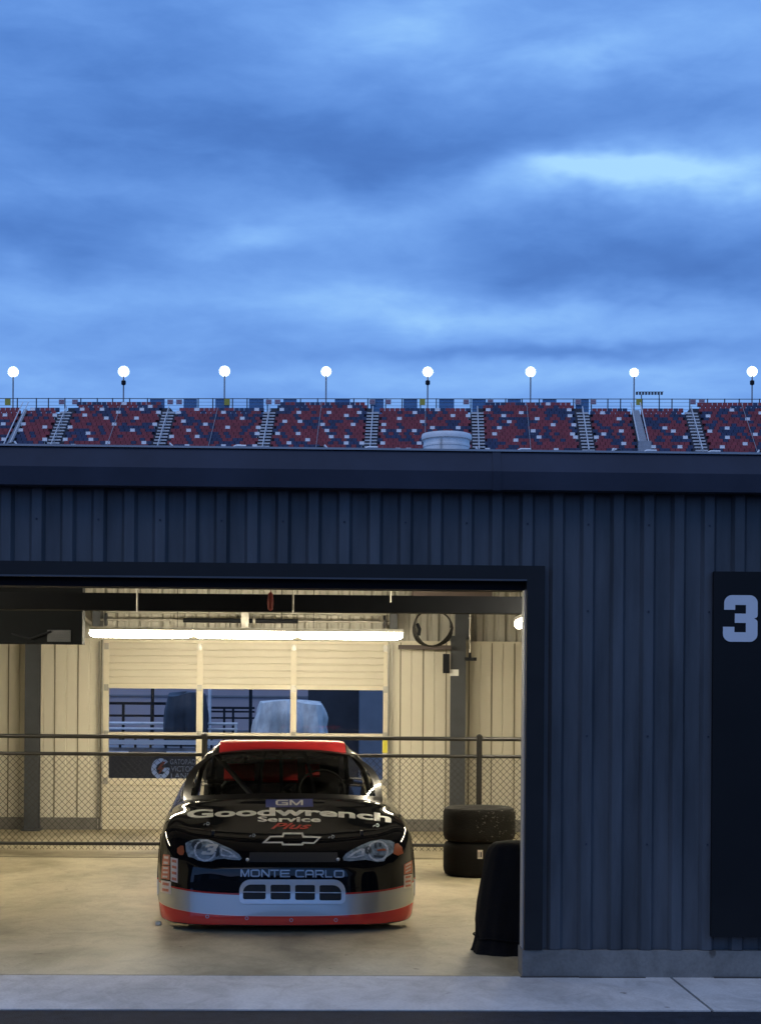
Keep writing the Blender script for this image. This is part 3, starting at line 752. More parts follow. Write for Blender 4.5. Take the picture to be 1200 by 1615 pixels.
# ------------------------------------------------------------------ beyond the rear door
o = empty('infield_building', (-3, 47, 0), 'long dark blue building seen through the rear door windows', 'building')
MB().box(-26, 20, 46, 52, -.09, 3.9).build('wall', MT['blue_wall'], o)
b = MB()
for zz in (1.0, 2.0, 2.9): b.box(-26, 20, 45.96, 45.995, zz, zz+.05)
b.build('trim', MT['grey'], o)
MB().box(-26.2, 20.2, 45.8, 52.2, 3.905, 4.0).build('roof', MT['steel'], o)
def rail(name, Y, u0, u1, vt, vb, label, m, posts, mids=(), th=.03):
    a0 = P(u0, vt, Y); a1 = P(u1, vt, Y); z0 = P(u0, vb, Y).z
    o = empty(name, ((a0.x+a1.x)/2, Y, 0), label, 'railing')
    b = MB(); b.tube([(a0.x, Y, a0.z), (a1.x, Y, a0.z)], th, 8)
    for v in mids: b.tube([(a0.x, Y, P(u0, v, Y).z), (a1.x, Y, P(u0, v, Y).z)], th*.8, 8)
    b.build('rails', m, o)
    for u in posts:
        x = P(u, vt, Y).x; MB().tube([(x, Y, -.05), (x, Y, a0.z)], th, 8).build('post', m, o)
    return o
rail('railing', 33, 120, 262, 1108.5, 1240, 'dark railing left of the dark tarp, seen through the rear door', MT['steel_black'], (140, 195, 240), (1128,))
rail('railing', 34, 318, 402, 1116, 1240, 'dark railing between the two tarps, seen through the rear door', MT['steel_black'], (354, 368, 396), (1122, 1132), .025)
rail('railing', 31, 120, 375, 1140, 1240, 'pale low rail seen across the upper door windows', MT['galv'], (150, 290, 372), (1148.5,), .028)
for u, v0, Y, lb, mm in ((241, 1060, 32.5, 'thin dark pole left of the dark tarp beyond the rear door', MT['steel_black']), (331, 1060, 32.8, 'thin pale pole right of the dark tarp beyond the rear door', MT['galv']), (395.5, 1060, 32.6, 'thin dark pole left of the silver tarp beyond the rear door', MT['steel_black'])):
    x = P(u, 1100, Y).x; o = MB().tube([(x, Y, -.03), (x, Y, 4.2)], .035, 8).build('pole', mm); tag(o, lb, 'pole'); set_origin(o)
def tarp(name, u0, u1, vt, vb, Y, depth, m, label, seed, amp=.05):
    random.seed(seed)
    a0 = P(u0, vt, Y); a1 = P(u1, vb, Y); cx = (a0.x+a1.x)/2; hw = (a1.x-a0.x)/2; hd = depth/2; zt = a0.z
    b = MB(); n = 96; rows = []; z0 = .35
    m_ = 16; phs = [random.uniform(0, 6) for _ in range(5)]
    for j in range(m_+6):
        if j <= m_: z = z0+(zt-z0)*j/m_; sc = 1
        else: k = (j-m_)/5; z = zt+.03*math.sin(k*1.5); sc = 1-k
        row = []
        for i in range(n):
            an = 2*math.pi*i/n; c, s = math.cos(an), math.sin(an); q = 6
            rr = (abs(c)**q+abs(s)**q)**(-1/q)
            h = (z-z0)/(zt-z0); fo = amp*(1.15-h)*(math.sin(an*9+phs[0]+h*1.5)+.7*math.sin(an*17+phs[1]-h*2)+.4*math.sin(an*31+phs[2]))+amp*.5*math.sin(h*9+an*4+phs[3])
            rd = 1-.12*max(0, h-.82)/.18*1.0 if h < 1 else .88
            row.append((cx+(hw*rr*c*rd+fo*c)*max(sc, .001), Y+hd+(hd*rr*s*rd+fo*s)*max(sc, .001), z+(.04*math.sin(an*3+phs[4]) if j > 12 else 0)))
        rows.append(row)
    b.grid(rows, closed=True)
    o = empty(name, (cx, Y+hd, 0), label, 'covered cart'); b.build('tarpaulin', m, o, smooth=True)
    b = MB()
    for sx in (-.7, .7):
        for sy in (.4, 1.6): b.tube([(cx+hw*sx, Y+hd*sy, -.03), (cx+hw*sx, Y+hd*sy, .5)], .05, 8)
    b.build('leg', MT['steel_black'], o)
    return o
tarp('covered_cart', 258, 322, 1095, 1140, 30.3, 1.2, MT['tarp_dark'], 'tall load under a dark tarpaulin beyond the rear door', 2, .03)
tarp('covered_cart', 403, 511, 1108, 1160, 29.5, 1.4, MT['tarp_silver'], 'wide load under a crinkled silver tarpaulin beyond the rear door', 4, .075)
pa = P(486, 1090, 36); pb = P(567, 1090, 36); o = MB().box(pa.x, pb.x, 36, 38.5, -.05, 3.0).build('storage_container', mat('container_dark', (.04, .045, .055), .6, 0, .3, 2), bevel=.02); tag(o, 'dark tall container to the right of the silver tarpaulin', 'container'); set_origin(o)
pa = P(568, 1090, 34); pb = P(640, 1090, 34); o = MB().box(pa.x, pb.x, 34, 36, -.05, 3.2).build('cabinet', mat('pale_blue_grey', (.20, .23, .27), .6, 0, .1, 2), bevel=.02); tag(o, 'plain blue-grey cabinet beside the dark container', 'cabinet'); set_origin(o)
# white trailer band + dark banner wall with sign
Yt = 29.2
o = empty('flatbed_trailer', (P(240, 1200, Yt).x, Yt, 0), 'pale flatbed trailer behind the dark banner, beyond the rear door', 'trailer')
pa = P(60, 1184, Yt); pb = P(345, 1166, Yt)
MB().box(pa.x, pb.x, Yt, Yt+2, P(60, 1189, Yt).z, P(60, 1178, Yt).z).build('bed', mat('trailer_grey', (.22, .22, .23), .5, 0, .3, 6), o)
MB().box(pa.x, pb.x, Yt-.03, Yt-.002, P(60, 1173, Yt).z, P(60, 1166, Yt).z).build('upper_rail', MT['white'], o)
b = MB()
for u in range(70, 345, 24): x = P(u, 1166, Yt).x; b.box(x-.02, x+.02, Yt-.028, Yt+.02, P(60, 1178, Yt).z, P(60, 1161, Yt).z)
b.build('stake', MT['steel_black'], o)
b = MB()
for u0, u1 in ((172, 212), (272, 330)): b.box(P(u0, 0, Yt).x, P(u1, 0, Yt).x, Yt-.02, Yt-.003, P(60, 1187, Yt).z, P(60, 1183.5, Yt).z)
b.build('reflector_strip', mat('bright_strip', (.85, .87, .9), .3), o)
Yb = 27.5
o = empty('banner_sign', (P(240, 1230, Yb).x, Yb, 0), 'low dark banner with a big pale G and block letters beyond the rear door', 'banner')
pa = P(100, 1290, Yb); pb = P(352, 1191, Yb)
MB().box(pa.x, pb.x, Yb, Yb+.04, 0, pb.z).build('panel', mat('banner_black', (.018, .02, .024), .6), o)
def text_on(name, txt, Y, u0, u1, v0, v1, m, parent, off=.0, polys=None, cutstep=None):
    V, Fc = shape2d(polys=polys, text=txt, offset=off); Q = norm01(V)
    pa = P(u0, v1, Y); pb = P(u1, v0, Y)
    bm = to_bm([(pa.x+(pb.x-pa.x)*q[0], Y, pa.z+(pb.z-pa.z)*q[1]) for q in Q], Fc); mb = MB(); mb.bm = bm; return mb.build(name, m, parent)
vin = mat('pale_vinyl', (.55, .62, .70), .5, 0, .02, 5); vin2 = mat('grey_vinyl', (.26, .28, .30), .5, 0, .02, 5)
# the G: thick open ring with a bolt
def Gpoly():
    o_ = []; i_ = []
    for k in range(25): an = R(40+k*(320-0)/24*.93); o_.append((.5+.5*math.cos(an), .5+.5*math.sin(an)))
    for k in range(25): an = R(50+(24-k)*(290)/24*.98); i_.append((.52+.26*math.cos(an), .5+.27*math.sin(an)))
    e = [(.98, .55), (.50, .55), (.58, .36), (.70, .36)]
    return [o_+e+i_[3:]]
text_on('letter', None, Yb-.004, 239, 268, 1196, 1228.5, vin, o, polys=Gpoly())
bolt = [[(.62, 1.0), (.25, .42), (.48, .42), (.30, 0), (.80, .58), (.55, .58), (.86, 1.0)]]
text_on('bolt', None, Yb-.008, 248, 262, 1201, 1223, mat('bolt_orange', (.30, .07, .03), .5), o, polys=bolt)
text_on('lettering', 'GATORADE', Yb-.004, 268.5, 313, 1197.5, 1205.5, vin2, o, .012)
text_on('lettering', 'VICTORY', Yb-.004, 270, 313, 1208.5, 1217, vin2, o, .012)
text_on('lettering', 'LANE', Yb-.004, 270, 301, 1219.5, 1228, vin2, o, .012)

# ------------------------------------------------------------------ unseen garage row, added to block low sky in the car's reflections
o = empty('sky_block_garage', (0, -13, 0), 'made-up dark garage row behind the viewer, blocking the low sky', 'building')
MB().box(-30, 30, -25, -13, -.09, 3.4).build('wall', MT['cladding'], o)
MB().box(-30.3, 30.3, -25.3, -12.7, 3.405, 3.6).build('roof', MT['gutter'], o)
for k in range(6):
    x = -26+k*9.6; MB().box(x, x+4, -13.06, -12.998, -.08, 2.7).build('door', MT['grey'], o)

# ------------------------------------------------------------------ grandstand
beta = a+math.atan(.032)
GO = P(600, 712, 165.0)
stand = empty('grandstand', (GO.x, GO.y, 0), 'huge grandstand of red, navy and white seats above the garage roof', 'grandstand', rz=-beta)
Mi = stand.matrix_world.inverted()
def PS(u, v, ly):
    o_ = Mi @ CAMP; d = (Mi.to_3x3() @ ray(u, v)); return o_ + d*((ly-o_.y)/d.y)
TR = .55; RS = .423; Z0 = PS(600, 712, 0).z; SP = .545
aisle_u = (82, 250, 415, 584, 755, 927, 1105); aisles = [PS(u, 706, 0).x for u in aisle_u]
AW = .64
gaps = [(PS(13, 706, 0).x-.3, PS(13, 706, 0).x+.3), (PS(1015, 706, 0).x-.5, PS(1015, 706, 0).x+.5)]
def rows_for(x):
    # tall blocks alternate with low ones, divided at the aisles
    i = sum(1 for q in aisles if q < x)
    return {0: 13, 1: 15, 2: 13, 3: 15, 4: 13, 5: 15, 6: 13, 7: 15}[i]
xmin, xmax = PS(-230, 706, 0).x, PS(1430, 706, 0).x
# terrace
b = MB()
for i, (x0, x1) in enumerate(zip([xmin]+aisles, aisles+[xmax])):
    n = 13 if i % 2 == 0 else 15
    pts = [(-2*TR-.4, Z0-2*RS-14)]
    for r in range(-2, n): pts += [(r*TR-.3, Z0+(r-1)*RS), (r*TR-.3, Z0+r*RS)]
    pts += [(n*TR+.9, Z0+(n-1)*RS), (n*TR+.9, Z0-2*RS-14)]
    b.prism(pts, x0, x1)
b.build('terrace', MT['terrace'], stand, local=True)
b = MB(); b.box(xmin, xmax, 8, 9, 0, Z0-12); 
for k in range(24): x = xmin+(xmax-xmin)*k/23; b.box(x-.3, x+.3, 2, 10, 0, Z0-13)
b.box(xmin, xmax, -34, -33, 0, 3); b.box(xmin, xmax, -33, -1.8, 2.8, 3.0)
b.build('understructure', MT['terrace'], stand, local=True)
def seatgeo(b, x, y, z):
    b.box(x-.25, x+.25, y+.20, y+.25, z+.28, z+.75)
    b.box(x-.235, x+.235, y-.16, y+.21, z+.34, z+.39)
    b.box(x-.03, x+.03, y-.02, y+.1, z+.0, z+.335)
ZS = [(0, [(40,575),(15,660),(45,785),(230,635),(178,722),(445,692),(553,580),(448,785),(250,870),(603,818),(690,850),(673,665),(797,522),(817,580),(848,725),(868,787),(990,520),(998,607),(1135,550),(1083,665),(1018,818),(1165,462),(290,525)]),
 (200, [(143,520),(203,492),(105,607),(60,727),(172,820),(325,550),(280,668),(412,760),(492,550),(557,638),(577,728),(660,790),(585,853),(748,670),(650,520),(895,550),(950,698),(1078,612),(905,852),(1050,882)]),
 (400, [(48,525),(62,670),(38,762),(18,853),(268,525),(290,642),(220,733),(350,823),(440,887),(410,553),(447,612),(420,733),(510,793),(652,642),(690,702),(727,793),(717,553),(660,885),(860,583),(927,495),(948,672),(885,762),(875,823),(1015,555),(1027,857)]),
 (600, [(22,672),(20,735),(12,855),(180,615),(172,705),(335,555),(380,645),(323,735),(157,887),(258,887),(362,825),(488,705),(547,530),(693,587),(743,677),(793,762),(847,555),(1015,530),(1120,678),(1070,738),(1022,890),(1165,588)]),
 (800, [(22,650),(117,558),(277,592),(237,710),(78,800),(295,800),(367,475),(437,680),(577,535),(580,592),(642,682),(598,740),(653,772),(458,893),(832,803),(898,565),(928,745),(1053,595),(1075,715),(1098,835),(1003,895)]),
 (1000, [(18,627),(277,683),(383,740),(490,800),(175,867),(437,895),(535,652),(703,592),(712,710),(905,530),(867,680),(875,800),(830,893),(1070,615),(1142,763),(1040,858),(1180,555)])]
whites = [(o_+x/6, 560+y/6) for o_, l in ZS for x, y in l]
seats = []
random.seed(21)
for r in range(-2, 15):
    k = 0; x = xmin+.3+(.27 if r % 2 else 0)
    while x < xmax-.3:
        ok = rows_for(x) > r and all(abs(x-q) > AW+.24 for q in aisles) and all(not (g0-.2 < x < g1+.2) for g0, g1 in gaps)
        if ok: seats.append((x, r))
        x += SP
# locate each seat's back centre in the photo
Mc = cam.matrix_world.inverted(); Ms = stand.matrix_world
def proj(p):
    q = Mc @ p; return (CX+F*q.x/-q.z, HY-F*q.y/-q.z)
px = [proj(Ms @ Vector((x, r*TR+.2, Z0+r*RS+.52))) for x, r in seats]
wset = set()
for (u, v) in whites:
    best = min(range(len(seats)), key=lambda i: (px[i][0]-u)**2+(px[i][1]-v)**2)
    if (px[best][0]-u)**2+(px[best][1]-v)**2 < 60: wset.add(best)
wl = sorted(wset, key=lambda i: px[i][1], reverse=True)
print('SEATS', len(seats), len(wset))
proto = None
b = MB(); seatgeo(b, 0, 0, 0); proto = b.build('seat', MT['seat_white'], stand, local=True); proto['label'] = 'white seat'
first = True
for i in wl[:100]:
    x, r = seats[i]
    o = proto if first else proto.copy()
    if not first: C.objects.link(o); o.parent = stand
    o.location = (x, r*TR, Z0+r*RS); first = False
part = set(wl[:100])
b = MB()
def fld(x, r): return math.sin(x*.9+r*.6)+math.sin(x*.37-r*.9+1)+math.sin(x*2.1+r*1.7+2)*.6
for i, (x, r) in enumerate(seats):
    if i in part: continue
    b.mi = 2 if i in wset else (0 if fld(x, r)*.22+random.random() > .36 else 1)
    seatgeo(b, x, r*TR, Z0+r*RS)
o = b.build('seats', [MT['seat_red'], MT['seat_blue'], MT['seat_white']], stand, local=True); o['kind'] = 'stuff'
# aisle stairs
for j, q in enumerate(aisles):
    n = 13; b = MB()
    for r in range(-2, n):
        y = r*TR-.4; z = Z0+r*RS
        b.box(q-AW, q+AW, y-.02, y+.20, z+.012, z+.17)
    o = b.build('aisle_steps', MT['step'], stand, local=True)
    b = MB()
    b.tube([(q, -2*TR, Z0-2*RS+.9), (q, n*TR-.6, Z0+(n-1)*RS+.9)], .05, 6)
    for r in range(-2, n, 2): b.tube([(q, r*TR, Z0+r*RS), (q, r*TR, Z0+r*RS+.9)], .03, 5)
    b.build('handrail', MT['step'], stand, local=True)
    # pale landing above the stairs
    b = MB(); b.box(q-AW, q+AW, n*TR-.3, n*TR-.15, Z0+(n-1)*RS, Z0+(n-1)*RS+1.6*0+.35); b.build('landing', MT['step'], stand, local=True)
# mid-block thin rails
for u in (170, 330, 499, 670, 836, 1190):
    q = PS(u, 706, 0).x; n = rows_for(q); b = MB(); b.tube([(q, -2*TR, Z0-2*RS+.75), (q, n*TR-.6, Z0+(n-1)*RS+.75)], .035, 5); b.build('seat_divider_rail', MT['grey'], stand, local=True)
# access ramps (the pale wedges)
for g0, g1 in gaps:
    b = MB(); n = 13
    A = [(g0, -2*TR-.3, Z0-2*RS+.3), (g1, -2*TR-.3, Z0-2*RS+.3), (g1-.1, n*TR, Z0+n*RS+.2), (g0+.1, n*TR, Z0+n*RS+.2)]
    B_ = [(x, y+.4, z-.5) for x, y, z in A]
    va = [b.bm.verts.new(p) for p in A]; vb = [b.bm.verts.new(p) for p in B_]
    b.face(va); b.face(vb[::-1])
    for i in range(4): b.face([va[i], va[(i+1) % 4], vb[(i+1) % 4], vb[i]])
    b.build('access_ramp', MT['grey'], stand, local=True)
    b = MB()
    for g in (g0, g1): b.tube([(g, -2*TR, Z0-2*RS+1), (g, n*TR, Z0+n*RS+1.0)], .06, 6)
    b.build('ramp_rail', MT['step'], stand, local=True)
b = MB(); q = PS(1015, 708, -.9); b.box(q.x-.65, q.x+.65, -1.6, -.9, Z0-2, PS(1015, 697, -.9).z); b.build('ramp_wall', mat('pale_wall', (.33, .35, .38), .7), stand, local=True)
# rear rail
YR = 15*TR+.6; zr1 = PS(600, 629, YR).z; zr0 = PS(600, 652, YR).z-1
b = MB(); x = xmin; random.seed(2)
for f_ in (0, .22, .44, .66): z = zr1-f_*1.75; b.tube([(xmin, YR, z), (xmax, YR, z)], .045 if f_ == 0 else .018, 5)
b.build('rear_rail', MT['steel'], stand, local=True)
for u in (28, 58, 77, 103, 128, 154, 178, 205, 233, 313, 336, 367, 390, 422, 474, 501, 558, 580, 608, 634, 663, 688, 742, 772, 797, 823, 850, 904, 932, 958, 978, 1012, 1039, 1059, 1087, 1115, 1142, 1165, 1197):
    q = PS(u, 640, YR).x; b = MB(); b.tube([(q, YR, zr0-.4), (q, YR, zr1+.05)], .07, 6); b.build('rail_post', MT['steel'], stand, local=True)
for u0, u1, vb in ((237, 260, 650), (290, 311, 652), (340, 362, 652), (393, 416, 652), (447, 468, 648), (528, 552, 648), (584, 605, 655), (636, 658, 652), (692, 716, 652), (744, 766, 655), (800, 821, 648), (855, 877, 648), (907, 928, 655)):
    p0, p1 = PS(u0, vb, YR+.2), PS(u1, 629.5, YR+.2)
    b = MB(); b.box(p0.x, p1.x, YR+.12, YR+.3, p0.z-1, p1.z); b.build('wind_banner', MT['banner'], stand, local=True)
for u in (98, 119, 269, 283, 424, 438, 587, 612, 735, 773, 911, 935, 1092, 1106):
    p0, p1 = PS(u-4.7, 638, YR-.1), PS(u+4.7, 630, YR-.1)
    b = MB(); b.box(p0.x, p1.x, YR-.14, YR-.10, p0.z, p1.z); sg = b.build('section_sign', mat('sign_face', (.42, .42, .47), .6), stand, local=True)
    b = MB()
    for f_ in (.30, .70): b.box(p0.x+.06, p1.x-.06, YR-.155, YR-.145, p0.z+(p1.z-p0.z)*(f_-.12), p0.z+(p1.z-p0.z)*(f_+.10))
    b.build('sign_stripe', mat('sign_red', (.28, .08, .12), .6), sg, local=True)
for u in (13, 358.5, 666, 1007):
    p0, p1 = PS(u-4.5, 639, YR-.2), PS(u+4.5, 629, YR-.2)
    b = MB(); b.box(p0.x, p1.x, YR-.24, YR-.20, p0.z, p1.z); b.build('yellow_sign', MT['yellow'], stand, local=True)
# speaker rack on the rim
p0, p1 = PS(1004, 622.5, YR+.5), PS(1043, 618, YR+.5)
o = empty('antenna_rack', (Ms @ Vector(((p0.x+p1.x)/2, YR+.5, zr1)))[:], 'thin dark rack on two posts above the grandstand rim', 'rack', rz=-beta)
Li = o.matrix_world.inverted() @ Ms
def conv(b):
    b.bm.transform(Li); return b
b = MB()
for k in range(9): x = p0.x+(p1.x-p0.x)*k/8; b.box(x-.13, x+.10, YR+.4, YR+.6, p0.z, p1.z)
b.tube([(p0.x, YR+.5, p1.z), (p1.x+.2, YR+.5, p1.z)], .03, 5); conv(b).build('rack', MT['steel'], o, local=True)
b = MB()
for u in (1011, 1039): x = PS(u, 620, YR+.5).x; b.tube([(x, YR+.5, zr0), (x, YR+.5, p0.z)], .06, 5)
conv(b).build('post', MT['steel'], o, local=True)
# floodlight towers
names = ('leftmost floodlight pole behind the grandstand', 'second floodlight pole from the left, with a dark collar below its lamp', 'third floodlight pole from the left', 'fourth floodlight pole from the left',
 'fifth floodlight pole from the left, above the roof vent', 'sixth floodlight pole from the left', 'seventh floodlight pole, beside the dark rack on the rim', 'rightmost floodlight pole, at the right edge')
for i, (u, v, sc) in enumerate(((21.5, 586.5, 1), (195.5, 586, 1.06), (354.5, 585.5, 1.02), (514.5, 586, .97), (674.5, 586.5, .97), (836.5, 586.5, .97), (999.5, 587.5, .86), (1185.5, 586, 1))):
    p = P(u, v, 186); o = empty('floodlight_pole', (p.x, 186, 0), names[i], 'floodlight', 'floodlight poles behind the grandstand')
    b = MB(); b.tube([(p.x, 186, 0), (p.x, 186, p.z-.3)], .085, 8); b.build('pole', MT['grey'], o, smooth=True)
    b = MB(); b.box(p.x-.42*sc, p.x+.42*sc, 186.1, 186.25, p.z-.42*sc, p.z+.42*sc); b.build('lamp_frame', MT['steel'], o)
    b = MB()
    for ra, nn in ((0, 1), (.36, 6), (.68, 12)):
        for k in range(nn):
            an = 2*math.pi*k/nn+.2
            b.lathe([(0, -.12), (.13, -.10), (.16*sc, 0), (.10, .08)], (p.x+ra*sc*.50*math.cos(an), 186, p.z+ra*sc*.50*math.sin(an)), 'y', 10)
    b.build('lamp_cluster', MT['flood'], o, smooth=True)
    b = MB(); b.lathe([(.46*sc, -.02), (.55*sc, -.04), (.64*sc, -.02), (.64*sc, .03), (.46*sc, .03), (.46*sc, -.02)], (p.x, 186.02, p.z), 'y', 28); b.build('halo_ring', MT['flood_halo'], o, smooth=True)  # glowing ring added to imitate the soft halo around the lamp
    if i in (1, 4, 7):
        q = P(u, 603.5, 186); b = MB(); b.lathe([(.12, -.3), (.27, -.2), (.27, .2), (.12, .3)], (p.x, 186, q.z), n=8); b.build('collar', MT['steel_black'], o)

exec_car = True
# ------------------------------------------------------------------ the race car
cp = P(460.5, 1400, 11.32)
car = empty('race_car', (cp.x-.022, 11.32, 0), 'black stock race car with silver and red nose, parked in the open bay', 'race car', rz=R(3.27))
Ci = car.matrix_world.inverted(); Ci3 = Ci.to_3x3(); CO = Ci @ CAMP
def crv(pts, n):
    """Catmull-Rom through 2-D points, n samples"""
    out = []; m = len(pts)-1
    for i in range(n):
        t = i/(n-1)*m; k = min(int(t), m-1); f = t-k
        p0, p1, p2, p3 = pts[max(k-1, 0)], pts[k], pts[k+1], pts[min(k+2, m)]
        out.append(tuple(.5*((2*b_)+(-a_+c_)*f+(2*a_-5*b_+4*c_-d_)*f*f+(-a_+3*b_-3*c_+d_)*f**3) for a_, b_, c_, d_ in zip(p0, p1, p2, p3)))
    return out
ST = [ # y, [(x,z)...] bottom outer -> side -> shoulder -> crown -> hood -> centre
 (-.012, [(.45,.062),(.50,.085),(.515,.18),(.51,.29),(.46,.385),(.38,.408),(.26,.418),(.13,.422),(0,.423)]),
 (.000, [(.58,.055),(.63,.075),(.645,.19),(.635,.33),(.58,.43),(.47,.452),(.32,.462),(.16,.466),(0,.467)]),
 (.035, [(.70,.052),(.75,.075),(.765,.20),(.757,.36),(.70,.468),(.56,.492),(.38,.50),(.19,.505),(0,.507)]),
 (.10, [(.78,.05),(.825,.075),(.84,.21),(.83,.39),(.785,.52),(.66,.552),(.46,.56),(.23,.562),(0,.563)]),
 (.20, [(.835,.05),(.872,.08),(.888,.23),(.878,.44),(.84,.575),(.735,.618),(.54,.612),(.27,.608),(0,.61)]),
 (.35, [(.875,.05),(.905,.085),(.92,.26),(.912,.48),(.878,.635),(.785,.682),(.60,.665),(.30,.655),(0,.657)]),
 (.60, [(.90,.055),(.925,.09),(.937,.28),(.93,.53),(.90,.690),(.81,.738),(.63,.715),(.31,.705),(0,.707)]),
 (.90, [(.91,.07),(.932,.11),(.945,.31),(.937,.57),(.905,.735),(.82,.785),(.64,.765),(.32,.765),(0,.767)]),
 (1.25, [(.91,.08),(.932,.12),(.942,.32),(.935,.60),(.905,.765),(.82,.815),(.66,.822),(.33,.838),(0,.842)]),
 (1.50, [(.905,.08),(.93,.12),(.94,.32),(.932,.61),(.905,.775),(.83,.832),(.67,.862),(.34,.888),(0,.895)]),
 (2.40, [(.905,.08),(.93,.12),(.94,.34),(.935,.62),(.915,.78),(.87,.835),(.70,.86),(.34,.87),(0,.87)]),
 (3.40, [(.905,.08),(.93,.12),(.945,.34),(.945,.64),(.925,.80),(.87,.86),(.70,.885),(.34,.895),(0,.895)]),
 (4.10, [(.90,.10),(.93,.14),(.945,.36),(.945,.66),(.925,.83),(.86,.895),(.70,.92),(.34,.93),(0,.93)]),
 (4.70, [(.86,.16),(.90,.20),(.92,.40),(.92,.68),(.90,.86),(.84,.915),(.70,.93),(.34,.935),(0,.935)]),
 (4.85, [(.80,.18),(.84,.22),(.85,.40),(.85,.66),(.83,.84),(.78,.90),(.66,.925),(.32,.935),(0,.935)]),
]
ST = [(y, [(x*1.022, z) for x, z in p]) for y, p in ST]
NP = 45
def station(y):
    if y <= ST[0][0]: return crv(ST[0][1], NP)
    for i in range(len(ST)-1):
        y0, y1 = ST[i][0], ST[i+1][0]
        if y0 <= y <= y1:
            f = (y-y0)/(y1-y0)
            P0, P1, P2, P3 = [ST[max(0, min(len(ST)-1, j))] for j in (i-1, i, i+1, i+2)]
            out = []
            for k in range(9):
                c = []
                for ax in (0, 1):
                    v1, v2 = P1[1][k][ax], P2[1][k][ax]
                    m1 = (v2-P0[1][k][ax])/(P2[0]-P0[0]) if P2[0] > P0[0] else 0
                    m2 = (P3[1][k][ax]-v1)/(P3[0]-P1[0]) if P3[0] > P1[0] else 0
                    h = y1-y0; s0 = (v2-v1)/h
                    if i == 0: m1 = s0*1.5
                    for_ = lambda m: (max(0, min(m, 3*s0)) if s0 > 0 else min(0, max(m, 3*s0)))
                    m1, m2 = for_(m1), for_(m2)
                    c.append((2*f**3-3*f*f+1)*v1+(f**3-2*f*f+f)*h*m1+(-2*f**3+3*f*f)*v2+(f**3-f*f)*h*m2)
                out.append(tuple(c))
            return crv(out, NP)
    return crv(ST[-1][1], NP)
WH = (.86, 3.72); WR = .352
def arch(y):
    z = 0
    for c in WH:
        d = abs(y-c)/.40
        if d < 1: z = max(z, .06+.62*math.sqrt(1-d*d)*.98)
    return min(z, .70)
ys = [-.012, -.009, -.005, 0, .006, .014, .024, .035, .05, .07, .10, .13, .165, .20, .24, .28, .32, .36, .40]
y = .44
while y < 4.85: ys.append(round(y, 3)); y += .035
ys.append(4.85)
rows = []
for y in ys:
    pr = station(y); az = arch(y)
    if az > 0:
        az = min(az, .66); jj = next(i for i, q in enumerate(pr) if i > 3 and q[1] >= az)
        pr = [(pr[jj][0]+.006*(1-i/jj), az) if i < jj else q for i, q in enumerate(pr)]
    zb0 = station(y)[0][1]; xa0 = pr[0][0]; pan = [(0.0, zb0), (min(.30, xa0*.4), zb0), (min(.58, xa0*.85), zb0), (min(.60, xa0*.93), pr[0][1])]
    fd = 1-min(1, max(0, (y-.03)/.5)); sh_ = lambda x, z: fd*(.17*min(.19, max(0, z-.10))+.20*x*x)
    row = [(x, y+sh_(x, z), z) for x, z in pan+pr]; row = row+[(-x, yy, z) for x, yy, z in row[-2:0:-1]]
    rows.append(row)
# nose cap rings
cap = []
for k, (sc, dy) in enumerate(((.0004, -.020), (.05, -.020), (.15, -.020), (.3, -.0195), (.45, -.019), (.6, -.018), (.72, -.0168), (.82, -.0155), (.9, -.0143), (.96, -.0130))):
    cap.append([(x*sc, dy+.17*min(.19, max(0, (.24+(z-.24)*sc)-.10))+.20*(x*sc)**2, .24+(z-.24)*sc) for x, yy, z in rows[0]])
b = MB(); b.grid(cap+rows, closed=True)
